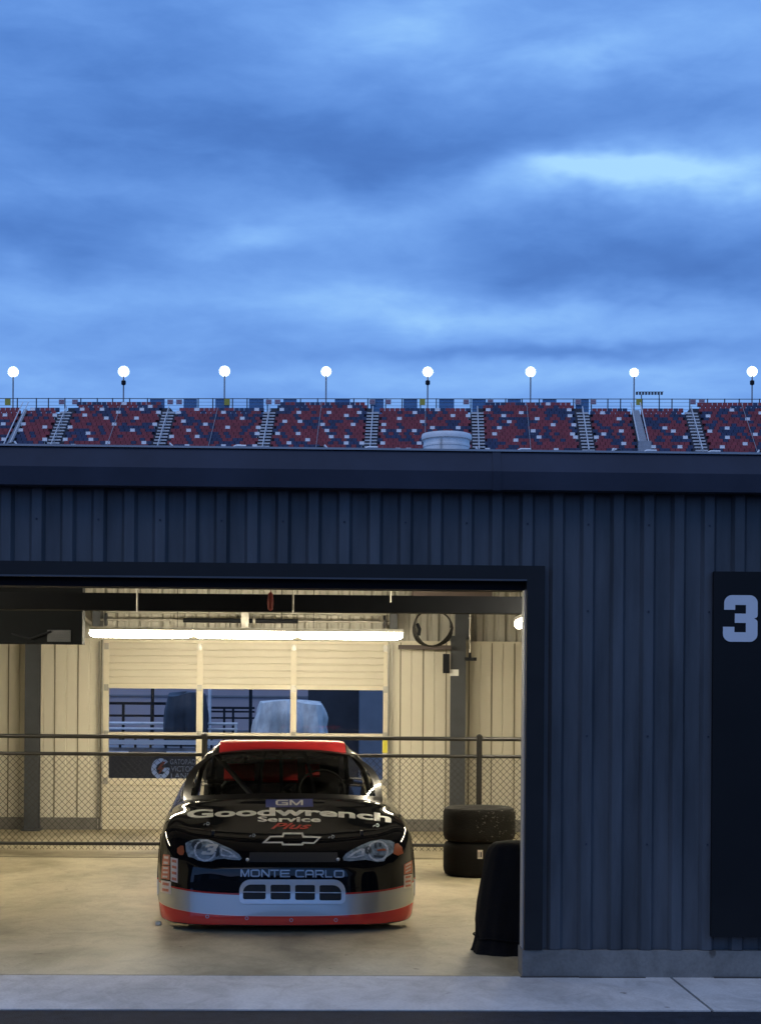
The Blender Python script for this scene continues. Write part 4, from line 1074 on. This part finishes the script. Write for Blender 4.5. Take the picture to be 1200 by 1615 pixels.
# tail cap
t = rows[-1]; b.grid([t, [(x*.9, 4.87, .55+(z-.55)*.88) for x, y, z in t], [(x*.02, 4.88, .55) for x, y, z in t]], closed=True)
def body_paint():
    m = bpy.data.materials.new('car_paint'); m.use_nodes = True; nt = m.node_tree; N = nt.nodes; L = nt.links; bs = N['Principled BSDF']
    def M_(op, *ins):
        n = N.new('ShaderNodeMath'); n.operation = op
        for i, x in enumerate(ins):
            if isinstance(x, (int, float)): n.inputs[i].default_value = x
            else: L.new(x, n.inputs[i])
        return n.outputs[0]
    tc = N.new('ShaderNodeTexCoord'); sx = N.new('ShaderNodeSeparateXYZ'); L.new(tc.outputs['Object'], sx.inputs[0])
    x, y, z = sx.outputs; ax = M_('ABSOLUTE', x)
    # stripe heights rise a little round the corners of the nose and along the sides
    rise = M_('ADD', M_('MULTIPLY', M_('POWER', ax, 4), .045), M_('MULTIPLY', M_('MINIMUM', M_('MAXIMUM', y, 0), 1.2), .055))
    zz = M_('SUBTRACT', z, rise)
    st_lo = M_('LESS_THAN', zz, .124); st_mid = M_('LESS_THAN', zz, .268); st_line = M_('LESS_THAN', zz, .280)
    def mixc(fac, A, B):
        n = N.new('ShaderNodeMix'); n.data_type = 'RGBA'; L.new(fac, n.inputs[0])
        for s, v in ((6, A), (7, B)):
            if isinstance(v, tuple): n.inputs[s].default_value = v+(1,)
            else: L.new(v, n.inputs[s])
        return n.outputs[2]
    white_ln = M_('LESS_THAN', M_('ABSOLUTE', M_('SUBTRACT', zz, .127)), .0022)
    c = mixc(st_line, (.0045, .005, .0065), (.50, .035, .03)); c = mixc(st_mid, c, (.48, .49, .49)); c = mixc(st_lo, c, (.72, .055, .04)); c = mixc(white_ln, c, (.7, .55, .5))
    L.new(c, bs.inputs['Base Color'])
    met = M_('MULTIPLY', M_('MULTIPLY', st_mid, M_('SUBTRACT', 1, st_lo)), .8); L.new(met, bs.inputs['Metallic'])
    bs.inputs['Roughness'].default_value = .34; bs.inputs['Coat Weight'].default_value = 1; bs.inputs['Coat Roughness'].default_value = .025; bs.inputs['Coat IOR'].default_value = 1.5
    n = N.new('ShaderNodeTexNoise'); n.inputs['Scale'].default_value = 7; n.inputs['Detail'].default_value = 2; L.new(tc.outputs['Object'], n.inputs['Vector'])
    bp = N.new('ShaderNodeBump'); bp.inputs['Strength'].default_value = .12; bp.inputs['Distance'].default_value = .003; L.new(n.outputs['Fac'], bp.inputs['Height'])
    L.new(bp.outputs[0], bs.inputs['Normal']); L.new(bp.outputs[0], bs.inputs['Coat Normal'])
    bs.inputs['Specular IOR Level'].default_value = 0.0
    return m
PAINT = body_paint()
b.bm.normal_update(); bmesh.ops.recalc_face_normals(b.bm, faces=b.bm.faces)
for f in b.bm.faces:
    if f.normal.z < -.6 and f.calc_center_median().z < .5: f.material_index = 1
body = b.build('body', [PAINT, MT['dark_mesh']], car, smooth=True, local=True)
bb = bmesh.new(); bb.from_mesh(body.data); bmesh.ops.recalc_face_normals(bb, faces=bb.faces); BV = BVHTree.FromBMesh(bb)
def hit(u, v, bvh=None):
    d = (Ci3 @ ray(u, v)).normalized(); h = (bvh or BV).ray_cast(CO, d)
    if h[0] is None: return None
    n = h[1]
    if n.dot(d) > 0: n = -n
    return h[0], n
def decal(name, V, Fc, m, parent, layer=1, step=6, thick=0, bvh=None):
    """V in photo pixels (u,v): the shape is laid on the body where it shows in the photo"""
    bm = to_bm([(u, v, 0) for u, v in V], Fc); bmesh.ops.dissolve_limit(bm, angle_limit=.01, verts=bm.verts, edges=bm.edges)
    bmesh.ops.triangulate(bm, faces=bm.faces); cut(bm, step)
    bad = []
    for vt in bm.verts:
        h = hit(vt.co.x, vt.co.y, bvh)
        if h is None: bad.append(vt)
        else: vt.co = h[0]+h[1]*(.0012*layer+thick)
    bmesh.ops.delete(bm, geom=bad, context='VERTS')
    if thick:
        be = [e for e in bm.edges if len(e.link_faces) == 1]
        r_ = bmesh.ops.extrude_edge_only(bm, edges=be); nv = [g for g in r_['geom'] if isinstance(g, bmesh.types.BMVert)]
        for q in nv: q.co += Vector((0, 1, 0))*thick*.9 + Vector((0, 0, 0))
    mb = MB(); mb.bm = bm
    for f in bm.faces: f.smooth = not thick
    o = mb.build(name, m, parent, local=True); return o
def pdecal(name, polys, m, parent, layer=1, step=6, **k):
    V, Fc = shape2d(polys=polys); return decal(name, [(v[0], v[1]) for v in V], Fc, m, parent, layer, step, **k)
def tdecal(name, txt, fn, m, parent, layer=1, off=0, shear=0, step=6):
    V, Fc = shape2d(text=txt, offset=off, shear=shear, res=4); return decal(name, [fn(*q) for q in norm01(V)], Fc, m, parent, layer, step)
Zm = lambda sc, ox, oy: (lambda L_: [(ox+x/sc, oy+y/sc) for x, y in L_])
z1_ = Zm(1200/420, 240, 1150)
decal_white = mat('decal_white', (.66, .66, .62), .35, 0, .03, 9, coat=.5)
decal_silver = mat('decal_silver', (.38, .44, .52), .35, .2, .03, 9, coat=.5)
decal_red = mat('decal_red', (.50, .05, .035), .35, 0, .05, 9, coat=.5)
decal_blue = mat('decal_blue', (.03, .045, .20), .35, 0, .05, 9, coat=.5)
decal_black = mat('decal_black', (.006, .006, .007), .35, 0, 0, coat=.5)
# ---- greenhouse
def gs(u, v):
    """windscreen: u -1..1, v 0..1"""
    au = abs(u); s = 1 if u >= 0 else -1
    xb = .825*au; yb_ = 1.46+.42*au**2.3; zb_ = .898-.050*au**2
    xt = .60*au; yt = 2.17+.13*au**2.2; zt_ = 1.262-.046*au**2.6
    f = v; bul = math.sin(math.pi*v)
    x = xb+(xt-xb)*f+.075*bul*au**3; yy = yb_+(yt-yb_)*f-.02*bul; z = zb_+(zt_-zb_)*f+.030*bul
    return (s*x, yy, z)
U = [-1+2*i/40 for i in range(41)]; Vv = [j/16 for j in range(17)]
b = MB(); b.grid([[gs(u*.955, .03+v*.94) for u in U] for v in Vv]); ws = b.build('windshield', MT['windshield'], car, smooth=True, local=True)
gh = [u for u in U]
# surround: black frame strip, pillars
b = MB()
off = lambda p, n=.004: (p[0], p[1]-n, p[2]+n*.6)
b.grid([[off(gs(u, v)) for u in U] for v in (-.02, .0, .03, .055)])
b.grid([[off(gs(u, v)) for u in U] for v in (.945, .965, .985, 1.0)])
for s in (-1, 1): b.grid([[off(gs(s*u, v)) for u in (.925, .955, .98, 1.0)] for v in [j/16 for j in range(17)]])
b.build('windshield_frame', mat('frame_black', (.008, .008, .009), .3, 0, 0, coat=.6), car, smooth=True, local=True)
def roofp(u, v):
    au = abs(u); s = 1 if u >= 0 else -1
    f = gs(au, 1.0); y0, z0, x0 = f[1], f[2], f[0]
    yr = 3.22-.10*au**2; xr = .565*au; zr_ = 1.268-.03*au**2.6
    x = x0+(xr-x0)*v; yy = y0+(yr-y0)*v
    edge = 1-max(0, (au-.86)/.14)**2*.75
    z = z0+(zr_-z0)*v+(.004+.066*(1-math.exp(-v*16))*(1-v*v*v))*edge+.042*au**2.6*.75*(1-math.exp(-v*13))*(edge)
    return (s*x, yy, z)
b = MB(); b.grid([[roofp(u, v/20) for u in U] for v in range(21)])
roofm = mat('roof_paint', (.0045, .005, .0065), .3, 0, 0, coat=1)
rf = b.build('roof', roofm, car, smooth=True, local=True)
b = MB(); b.grid([[(lambda p: (p[0], p[1]-.001, p[2]+.006))(roofp(u*.90, -.0+v/20)) for u in U] for v in range(0, 19)])
b.grid([[(lambda p: (p[0], p[1]-.004, p[2]+.006-.012*k))(roofp(u*.90, 0)) for u in U] for k in (0, 1)])
b.build('roof_panel', MT['red_roof'], rf, smooth=True, local=True)
# side rails, side glass, rear pillars
def side(s):
    rail = []; belt = []
    for k in range(25):
        v = k/24
        p = roofp(1, v); yb2 = 1.88+(4.02-1.88)*v
        rail.append((s*p[0], p[1], p[2]))
        xb = .825+(.045)*math.sin(math.pi*min(1, v*1.2)*.5)-.10*max(0, v-.5); belt.append((s*xb, yb2, .848+.03*v))
    rows_ = []
    for t_, bu in ((0, 0), (.08, .028), (.2, .048), (.4, .052), (.6, .040), (.8, .02), (1, 0)):
        rows_.append([(r_[0]+(q[0]-r_[0])*t_+s*bu, r_[1]+(q[1]-r_[1])*t_, r_[2]+(q[2]-r_[2])*t_+(.016 if t_ == .08 else 0)) for r_, q in zip(rail, belt)])
    return rows_
for s in (-1, 1):
    rw = side(s)
    b = MB(); b.grid([r_ for r_ in rw[:3]]); b.grid([r_[0:2] for r_ in rw[2:]]); b.grid([r_[13:] for r_ in rw[2:]]); b.grid([r_[7:8+1] for r_ in rw[2:]])
    # A-pillar skin from windscreen edge to the side
    b.grid([[gs(s*1.0, 1-j/16) for j in range(17)], [(rw[int(0)][0][0]+(gs(s, 1-j/16)[0]-rw[0][0][0]), gs(s, 1-j/16)[1]+.05, gs(s, 1-j/16)[2]-.004) for j in range(17)]])
    sp_ = b.build('roof_pillars', roofm, car, smooth=True, local=True)
    b = MB(); b.grid([[(x-s*.012, y, z) for x, y, z in r_[1:14]] for r_ in rw[2:]]); b.build('side_window', MT['windshield'], sp_, smooth=True, local=True)
b = MB(); b.grid([[(lambda p, q: (p[0]+(q[0]-p[0])*t_, p[1]+(q[1]-p[1])*t_, p[2]+(q[2]-p[2])*t_+.03*math.sin(math.pi*t_)))(roofp(u*.93, 1), (u*.70, 4.02, .905)) for u in U] for t_ in [i/8 for i in range(9)]])
b.build('rear_window', MT['windshield'], car, smooth=True, local=True)
b = MB(); b.grid([[(-.72, 4.78, .93), (.72, 4.78, .93)], [(-.72, 4.87, 1.07), (.72, 4.87, 1.07)], [(-.72, 4.875, 1.065), (.72, 4.875, 1.065)], [(-.72, 4.80, .93), (.72, 4.80, .93)]])
b.build('rear_spoiler', roofm, car, local=True)
# cowl black strip under the windscreen
# ---- interior
blackp = mat('cabin_black', (.012, .013, .014), .6, 0, .2, 9); cage = mat('cage_grey', (.10, .105, .11), .4, 0, .1, 9)
b = MB(); b.grid([[(x, 1.62+.10*abs(x)**2, .87-.04*abs(x)) for x in (-.7, -.35, 0, .35, .7)], [(x, 2.05, .86-.03*abs(x)) for x in (-.72, -.35, 0, .35, .72)], [(x, 2.08, .55) for x in (-.72, -.35, 0, .35, .72)]]); b.build('dashboard', blackp, car, local=True)
b = MB(); b.grid([[(x, y, .52) for x in (-.8, .8)] for y in (2.0, 4.2)]); b.grid([[(x, 4.0, z) for x in (-.66, .66)] for z in (.5, .9)]); b.build('cabin_floor', blackp, car, local=True)
b = MB()
for s in (-1, 1): b.tube([(s*.74, 1.95, .84), (s*.69, 2.2, 1.08), (s*.60, 2.42, 1.225), (s*.58, 3.0, 1.25), (s*.62, 3.3, .9)], .022, 8)
b.tube([(-.6, 2.42, 1.225), (.6, 2.42, 1.225)], .022, 8); b.tube([(-.6, 3.0, 1.24), (.6, 3.0, 1.24)], .022, 8); b.tube([(-.66, 3.05, .95), (.66, 3.05, .95)], .022, 8)
b.tube([(.58, 3.0, 1.24), (-.4, 3.05, .6)], .022, 8); b.tube([(-.58, 2.42, 1.22), (-.25, 2.1, .86)], .022, 8)
b.tube([(-.30, 2.42, 1.22), (-.52, 3.0, .9)], .02, 8)
b.build('roll_cage', cage, car, smooth=True, local=True)
b = MB()
for u_ in (-.26, -.03, .30):
    b.grid([[(lambda p: (p[0]+dx_, p[1]+.02, p[2]-.012))(gs(u_, v/12)) for dx_ in (-.014, .014)] for v in range(13)])
b.build('windshield_brace', blackp, car, local=True)
# driver's seat (red padding) and steering wheel
b = MB(); b.prism([(2.30, .975), (2.48, 1.15), (2.46, 1.17), (2.28, .995)], -.17, .13); b.build('seat_panel', MT['red_matte'], car, bevel=.02, local=True)
b = MB(); b.prism([(2.34, .985), (2.47, 1.11), (2.45, 1.13), (2.32, 1.005)], -.50, -.24); b.build('head_restraint', MT['red_matte'], car, bevel=.015, local=True)
b = MB(); b.prism([(2.36, 1.02), (2.46, 1.11), (2.44, 1.13), (2.34, 1.04)], .20, .32); b.build('side_bolster', MT['red_matte'], car, local=True)
b = MB(); b.box(.13, .50, 2.62, 2.85, .5, 1.17); b.build('seat_shell', blackp, car, bevel=.05, local=True)
b = MB(); pts = [(.33+.19*math.cos(2*math.pi*k/24), 2.17+.05*math.sin(2*math.pi*k/24), .93+.155*math.sin(2*math.pi*k/24)) for k in range(24)]; b.tube(pts, .010, 8, closed=True); b.build('steering_wheel', blackp, car, smooth=True, local=True)
b = MB()
for u0, u1, v0, v1 in ((-.76, -.70, .76, .80), (-.68, -.64, .70, .80), (-.62, -.52, .70, .80), (-.49, -.45, .72, .80), (-.42, -.10, .745, .79), (-.02, .07, .765, .78), (.07, .09, .765, .80)):
    b.grid([[(lambda p: (p[0], p[1]+.012, p[2]-.008))(gs(u_, v_)) for u_ in (u0, (u0+u1)/2, u1)] for v_ in (v0, v1)])
b.build('sun_strip_lettering', decal_white, car, local=True)

# ---- wheels
for yw in WH:
    for s in (-1, 1):
        w_ = bpy.data.objects.new('wheel', None); C.objects.link(w_); w_.parent = car; w_.location = (0, 0, 0)
        xo = s*.885; h0 = 0
        pr = [(r_, s*-1*h) for r_, h in tyre_prof(.352, .30)]
        b = MB(); b.lathe(pr, (xo, yw, .352), 'x', 48); b.build('tyre', MT['rubber'], w_, smooth=True, local=True)
        b = MB(); b.lathe([(.215, -s*.02), (.20, -s*.06), (.07, -s*.05), (.06, -s*.02), (0.0, -s*.02)], (xo, yw, .352), 'x', 32); b.lathe([(.215, -s*.28), (.05, -s*.22), (0, -s*.22)], (xo, yw, .352), 'x', 32); b.build('rim', MT['steel_black'], w_, smooth=True, local=True)
b = MB(); b.box(-.84, .84, .30, 4.6, .13, .20); b.box(-.52, .52, .3, 1.4, .20, .5); b.build('underbody', blackp, car, local=True)
# wheel housings
b = MB()
for yw in WH:
    for s in (-1, 1):
        b.grid([[(s*.55, yw+.44*math.cos(R(q)), .10+.62*math.sin(R(q))), (s*.90, yw+.44*math.cos(R(q)), .10+.60*math.sin(R(q)))] for q in range(0, 181, 12)])
        b.box(s*.55-.01, s*.55+.01, yw-.44, yw+.44, .1, .7)
b.build('wheel_housing', blackp, car, local=True)
# ---- front face details
silv = MT['chrome']
def rrect(x0, x1, y0, y1, rtl, rtr, rbr, rbl, n=6):
    out = []
    for cx, cy, r_, a0 in ((x0+rtl, y0+rtl, rtl, 180), (x1-rtr, y0+rtr, rtr, 270), (x1-rbr, y1-rbr, rbr, 0), (x0+rbl, y1-rbl, rbl, 90)):
        for i in range(n+1): an = R(a0+90*i/n); out.append((cx+r_*math.cos(an), cy+r_*math.sin(an)))
    return out
z6 = Zm(1200/210, 360, 1350)
gr_in = [rrect(137, 340, 256, 392, 70, 16, 16, 16), rrect(383, 560, 258, 394, 16, 16, 16, 16), rrect(603, 780, 260, 398, 16, 16, 16, 16), rrect(820, 1016, 262, 402, 16, 75, 16, 16)]
pdecal('grille_opening', [z6(rrect(120, 1034, 240, 415, 80, 80, 25, 25))], MT['dark_mesh'], car, 2, 6)
gf = pdecal('grille_frame', [z6(rrect(104, 1052, 212, 432, 100, 105, 45, 45))]+[z6(q) for q in gr_in], silv, car, 2, 6, thick=.012)
pdecal('grille_bar', [z6([(130, 320), (1020, 328), (1020, 336), (130, 328)])], MT['chrome'], gf, 4, 6, thick=.003)
def lin(pts):
    def f(x):
        for (a0, b0), (a1, b1) in zip(pts, pts[1:]):
            if x <= a1: return b0+(b1-b0)*(x-a0)/(a1-a0)
        return pts[-1][1]
    return f
SX, SY = .15, .19     # stroke widths of the squared nose letters
def rr_(x0, x1, y0, y1, r=.16, n=4):
    out = []
    for cx, cy, a0 in ((x1-r, y1-r, 0), (x0+r, y1-r, 90), (x0+r, y0+r, 180), (x1-r, y0+r, 270)):
        for i in range(n+1): an = R(a0+90*i/n); out.append((cx+r*math.cos(an), cy+r*math.sin(an)))
    return out
def larc(cx, cy, r, a0, a1, n=4): return [(cx+r*math.cos(R(a0+(a1-a0)*i/n)), cy+r*math.sin(R(a0+(a1-a0)*i/n))) for i in range(n+1)]
LET = {
 'O': [rr_(0, 1, 0, 1, .24), rr_(SX, 1-SX, SY, 1-SY, .10)],
 'M': [[(0, 0), (SX, 0), (SX, .72), (.43, 0), (.57, 0), (1-SX, .72), (1-SX, 0), (1, 0), (1, 1), (.82, 1), (.5, .26), (.18, 1), (0, 1)]],
 'N': [[(0, 0), (SX, 0), (SX, .74), (.80, 0), (1, 0), (1, 1), (1-SX, 1), (1-SX, .26), (.20, 1), (0, 1)]],
 'T': [[(.425, 0), (.575, 0), (.575, 1-SY), (1, 1-SY), (1, 1), (0, 1), (0, 1-SY), (.425, 1-SY)]],
 'E': [[(0, 0), (1, 0), (1, SY), (SX, SY), (SX, .41), (.92, .41), (.92, .59), (SX, .59), (SX, 1-SY), (1, 1-SY), (1, 1), (0, 1)]],
 'C': [[(1, SY), (.26, SY)]+larc(.25, SY+.10, .10, 270, 180)+larc(.25, 1-SY-.10, .10, 180, 90)+[(1, 1-SY), (1, 1)]+larc(.24, .76, .24, 90, 180)+larc(.24, .24, .24, 180, 270)+[(1, 0)]],
 'A': [[(0, 0), (SX, 0), (SX, .30), (1-SX, .30), (1-SX, 0), (1, 0)]+larc(.70, .70, .30, 0, 90)+larc(.30, .70, .30, 90, 180), [(SX, .47), (1-SX, .47)]+larc(.70, .68, .13, 0, 90)+larc(.30, .68, .13, 90, 180)],
 'R': [[(0, 0), (SX, 0), (SX, .32), (.55, .32), (.80, 0), (1, 0), (.74, .33)]+larc(.76, .56, .23, -80, 0)+larc(.76, .76, .24, 0, 90)+[(0, 1)], [(SX, .49), (.72, .49)]+larc(.74, .60, .10, -90, 0)+larc(.74, .71, .10, 0, 90)+[(SX, .81)]],
 'L': [[(0, 0), (1, 0), (1, SY), (SX, SY), (SX, 1), (0, 1)]],
}
base = lin([(294, 1291.2), (320, 1290), (367, 1288.3), (410, 1287.3), (455, 1286.8), (485, 1287.2), (513, 1288.3), (540, 1289.7), (557, 1291), (585, 1293.8), (618, 1298)])
tdecal('goodwrench_lettering'.replace('goodwrench', 'hood'), 'Goodwrench', lambda p, q: (295+p*322, base(295+p*322)-q*13.2), decal_white, car, 2, .035, 0, 5)
tdecal('hood_lettering', 'Service', lambda p, q: (406.5+p*99.5, 1296.3-q*8.3+.6*p), decal_white, car, 2, .03, 0, 5)
tdecal('hood_lettering', 'Plus', lambda p, q: (427+p*64, 1307.8-q*9.6), decal_red, car, 2, .02, .45, 5)
pdecal('badge_patch', [[(419, 1261), (493.5, 1260), (494, 1272.5), (419, 1273.5)]], decal_blue, car, 1)
LET['G'] = [[(1, .56), (.50, .56), (.50, .36), (.84, .36), (.84, SY), (.26, SY)]+larc(.27, SY+.10, .10, 270, 180)+larc(.27, 1-SY-.10, .10, 180, 90)+[(1, 1-SY), (1, 1)]+larc(.24, .76, .24, 90, 180)+larc(.24, .24, .24, 180, 270)+[(1, 0)]]
for ch, xa, xb in (('G', 435, 454.5), ('M', 457, 478)):
    V, Fc = shape2d(polys=LET[ch]); decal('badge_letter', [(xa+(xb-xa)*v[0], 1270.6-v[1]*8.2) for v in V], Fc, decal_white, car, 3, 6)
bt_o = z1_([(495, 515), (530, 482), (585, 480), (590, 467), (680, 467), (685, 482), (765, 485), (730, 518), (685, 517), (680, 525), (587, 525), (582, 515)])
bt_i = z1_([(514, 508), (535, 489), (592, 488), (597, 475), (673, 475), (678, 490), (747, 492), (727, 511), (678, 509), (672, 517), (594, 517), (589, 508)])
pdecal('emblem', [bt_o, bt_i], decal_white, car, 2, 5)
MCX = [('M', 379.7, 393.6), ('O', 395.6, 410.2), ('N', 412.3, 425.6), ('T', 426.8, 440), ('E', 441.8, 457.6), ('C', 466, 479.6), ('A', 481.3, 495), ('R', 497, 511), ('L', 512.8, 524.4), ('O', 526.4, 543)]
for ch, xa, xb in MCX:
    V, Fc = shape2d(polys=LET[ch])
    decal('nose_letter', [(xa+(xb-xa)*v[0], 1383+.008*(xa-380)-v[1]*11.8) for v in V], Fc, decal_silver, car, 2, 6)
pdecal('cooling_inlet', [z1_([(440, 556), (835, 556), (838, 600), (436, 600)])], mat('inlet_mesh', (.028, .027, .027), .7, 0, .15, 80), car, 2, 8)
# headlight decals
zl_ = Zm(7.5, 240, 1290); zr_2 = Zm(7.5, 510, 1270)
hl_base = mat('headlight_print', (.26, .32, .36), .25, .0, .55, 30, coat=.8); hl_dark = mat('headlight_dark', (.04, .06, .08), .3, 0, .4, 60, coat=.8); hl_lt = mat('headlight_light', (.58, .62, .66), .3, 0, .4, 70, coat=.8)
L1 = [(395, 300), (440, 275), (480, 262), (560, 250), (660, 255), (740, 280), (830, 320), (940, 370), (1030, 430), (1062, 480), (1040, 500), (950, 497), (850, 482), (760, 490), (700, 515), (620, 520), (540, 500), (480, 470), (430, 460), (405, 400)]
hl = pdecal('headlight', [zl_(L1)], hl_base, car, 1, 4)
def circ(cx, cy, rx, ry=None, n=24): ry = ry or rx; return [(cx+rx*math.cos(2*math.pi*k/n), cy+ry*math.sin(2*math.pi*k/n)) for k in range(n)]
pdecal('lens', [zl_(circ(630, 385, 135, 130)), zl_(circ(630, 385, 112, 108))], hl_lt, hl, 2, 4)
pdecal('lens', [zl_(circ(530, 320, 62, 55))], hl_dark, hl, 2, 4)
pdecal('lens', [zl_([(700, 300), (790, 330), (800, 440), (760, 470), (740, 380)])], hl_dark, hl, 2, 4)
pdecal('lens', [zl_([(810, 350), (920, 395), (1000, 450), (1020, 475), (900, 465), (815, 450)]), zl_([(830, 375), (910, 410), (960, 445), (900, 448), (830, 432)])], hl_lt, hl, 2, 4)
V, Fc = shape2d(polys=[three(0, 1, 0, 1)]); 
decal('numeral', [(lambda p, q: zl_([(575+p*150+q*70, 440-q*125)])[0])(v[0], v[1]) for v in V], Fc, decal_white, hl, 4, 4)
R1 = [(230, 620), (270, 570), (350, 520), (450, 470), (560, 425), (680, 405), (800, 420), (840, 445), (825, 560), (740, 620), (720, 660), (640, 672), (560, 655), (500, 645), (400, 655), (300, 662), (240, 655)]
hr = pdecal('headlight', [zr_2(R1)], hl_base, car, 1, 4)
pdecal('lens', [zr_2(circ(645, 540, 125, 122)), zr_2(circ(645, 540, 104, 100))], hl_lt, hr, 2, 4)
pdecal('lens', [zr_2(circ(530, 535, 40, 48))], hl_dark, hr, 2, 4)
pdecal('lens', [zr_2([(600, 460), (625, 450), (630, 510), (605, 515)]), zr_2([(650, 450), (680, 445), (690, 490), (665, 500)]), zr_2([(590, 590), (720, 600), (700, 625), (600, 620)])], hl_dark, hr, 3, 4)
pdecal('lens', [zr_2([(270, 620), (350, 560), (450, 510), (490, 520), (480, 600), (380, 625)]), zr_2([(320, 615), (370, 575), (440, 540), (455, 545), (445, 590), (380, 608)])], hl_lt, hr, 2, 4)
pdecal('lens', [zr_2([(630, 530), (720, 515), (745, 540), (640, 548)])], MT['orange'], hr, 4, 4)
pdecal('side_marker', [zl_([(300, 360), (340, 330), (372, 330), (383, 400), (370, 440), (330, 440), (300, 410)])], MT['orange'], car, 2, 4)
pdecal('side_marker', [zr_2([(842, 460), (880, 450), (930, 500), (940, 570), (880, 598), (825, 575)])], MT['orange'], car, 2, 4)
# stickers
def sticker(pts, m, bars, lay=2):
    o = pdecal('sponsor_sticker', [pts], m, car, lay, 4)
    (x0, y0), (x1, y1) = pts[0], pts[2]
    for i in range(bars):
        f = (i+.3)/bars; g = (i+.75)/bars
        q = lambda s_, t_: (pts[0][0]+(pts[1][0]-pts[0][0])*s_+(pts[3][0]-pts[0][0])*t_, pts[0][1]+(pts[1][1]-pts[0][1])*s_+(pts[3][1]-pts[0][1])*t_)
        pdecal('sticker_print', [[q(.18, f), q(.82, f), q(.82, g), q(.18, g)]], MT['sticker_or'] if m is MT['sticker'] else MT['sticker'], o, lay+1, 4)
sticker(zl_([(135, 430), (215, 440), (213, 560), (125, 555)]), MT['sticker_or'], 2)
sticker(zl_([(122, 565), (213, 570), (212, 730), (112, 715)]), MT['sticker_or'], 3)
sticker(zl_([(112, 735), (228, 755), (228, 905), (105, 875)]), MT['sticker'], 2)
sticker(zl_([(225, 465), (308, 485), (305, 768), (225, 745)]), MT['sticker'], 4)
sticker(zr_2([(952, 700), (1045, 650), (1045, 800), (950, 820)]), MT['sticker_or'], 3)
sticker(zr_2([(950, 830), (1045, 810), (1040, 980), (948, 985)]), MT['sticker'], 3)
# fasteners on the red lip, hood pins, tow pins
for u, v in ((327.5, 1445.5), (389.5, 1448), (459.5, 1451), (529.5, 1451)):
    pdecal('fastener', [circ(u, v, 2.9, 2.9, 16), circ(u, v, 1.9, 1.9, 16)], decal_silver, car, 3, 5)
for u, v in ((399, 1318), (523.5, 1320), (327, 1299.5), (594, 1302)):
    pn = pdecal('hood_pin', [[(u-.5, v-2.6), (u+3, v-2.4), (u+4.4, v+.3), (u+2.4, v+2.8), (u-1, v+2.4)], [(u+.5, v-1.5), (u+2.5, v-1.3), (u+3.2, v+.2), (u+1.8, v+1.6), (u, v+1.4)]], decal_silver, car, 3, 5)
    pdecal('pin_clip', [[(u-6, v+1.2), (u-2.5, v-.6), (u-2, v+.4), (u-5.6, v+2.4)]], decal_silver, pn, 3, 5)
for u, v in ((390.5, 1355.5), (533, 1355)):
    h = hit(u, v)
    if h:
        b = MB(); p = h[0]; b.lathe([(0.004, .006), (.011, .0), (.013, -.012), (.008, -.022), (0, -.026)], (p.x, p.y, p.z), 'y', 12); b.build('tow_pin', MT['galv'], car, smooth=True, local=True)
# ------------------------------------------------------------------ one object per separate piece
def separate(o):
    bm = bmesh.new(); bm.from_mesh(o.data); bmesh.ops.remove_doubles(bm, verts=bm.verts, dist=.0004)
    seen = set(); comps = []
    bm.verts.ensure_lookup_table()
    for v in bm.verts:
        if v.index in seen: continue
        st = [v]; seen.add(v.index); comp = []
        while st:
            q = st.pop(); comp.append(q.index)
            for e in q.link_edges:
                w_ = e.other_vert(q)
                if w_.index not in seen: seen.add(w_.index); st.append(w_)
        comps.append(set(comp))
    if not (1 < len(comps) <= 60): bm.free(); return
    for ci, comp in enumerate(comps):
        b2 = bm.copy(); b2.verts.ensure_lookup_table()
        bmesh.ops.delete(b2, geom=[v for v in b2.verts if v.index not in comp], context='VERTS')
        if ci == 0: me = None; first_bm = b2; continue
        me = bpy.data.meshes.new(o.name.split('.')[0]); b2.to_mesh(me); b2.free()
        for m_ in o.data.materials: me.materials.append(m_)
        n = bpy.data.objects.new(o.name.split('.')[0], me); C.objects.link(n); n.parent = o.parent; n.matrix_parent_inverse = o.matrix_parent_inverse.copy()
    first_bm.to_mesh(o.data); first_bm.free(); bm.free()
SEP = {'rear_liner', 'door_jamb', 'plinth', 'rear_plinth', 'front_wall_core', 'liner_cap', 'rear_wall', 'purlin', 'hinge', 'hanger_rod', 'gutter_joint', 'stake', 'hanger_wire', 'hanger',
       'reflector_strip', 'standoff', 'post', 'side_marker', 'windshield_brace', 'ramp_rail', 'door_track', 'trim', 'wheel_housing', 'rear_rail', 'leg', 'sign_stripe', 'rear_cladding_upper', 'door_panel', 'collar', 'head_restraint', 'sealant_bead'}
for o in list(scene.objects):
    if o.type == 'MESH' and o.name.split('.')[0] in SEP: separate(o)
# ------------------------------------------------------------------ render settings
scene.render.engine = 'CYCLES'
scene.cycles.use_denoising = True
scene.cycles.max_bounces = 8; scene.cycles.diffuse_bounces = 4; scene.cycles.glossy_bounces = 4; scene.cycles.transparent_max_bounces = 12
scene.cycles.sample_clamp_indirect = 6
scene.cycles.caustics_reflective = False; scene.cycles.caustics_refractive = False
scene.view_settings.view_transform = 'Standard'; scene.view_settings.look = 'None'; scene.view_settings.exposure = 0; scene.view_settings.gamma = 1
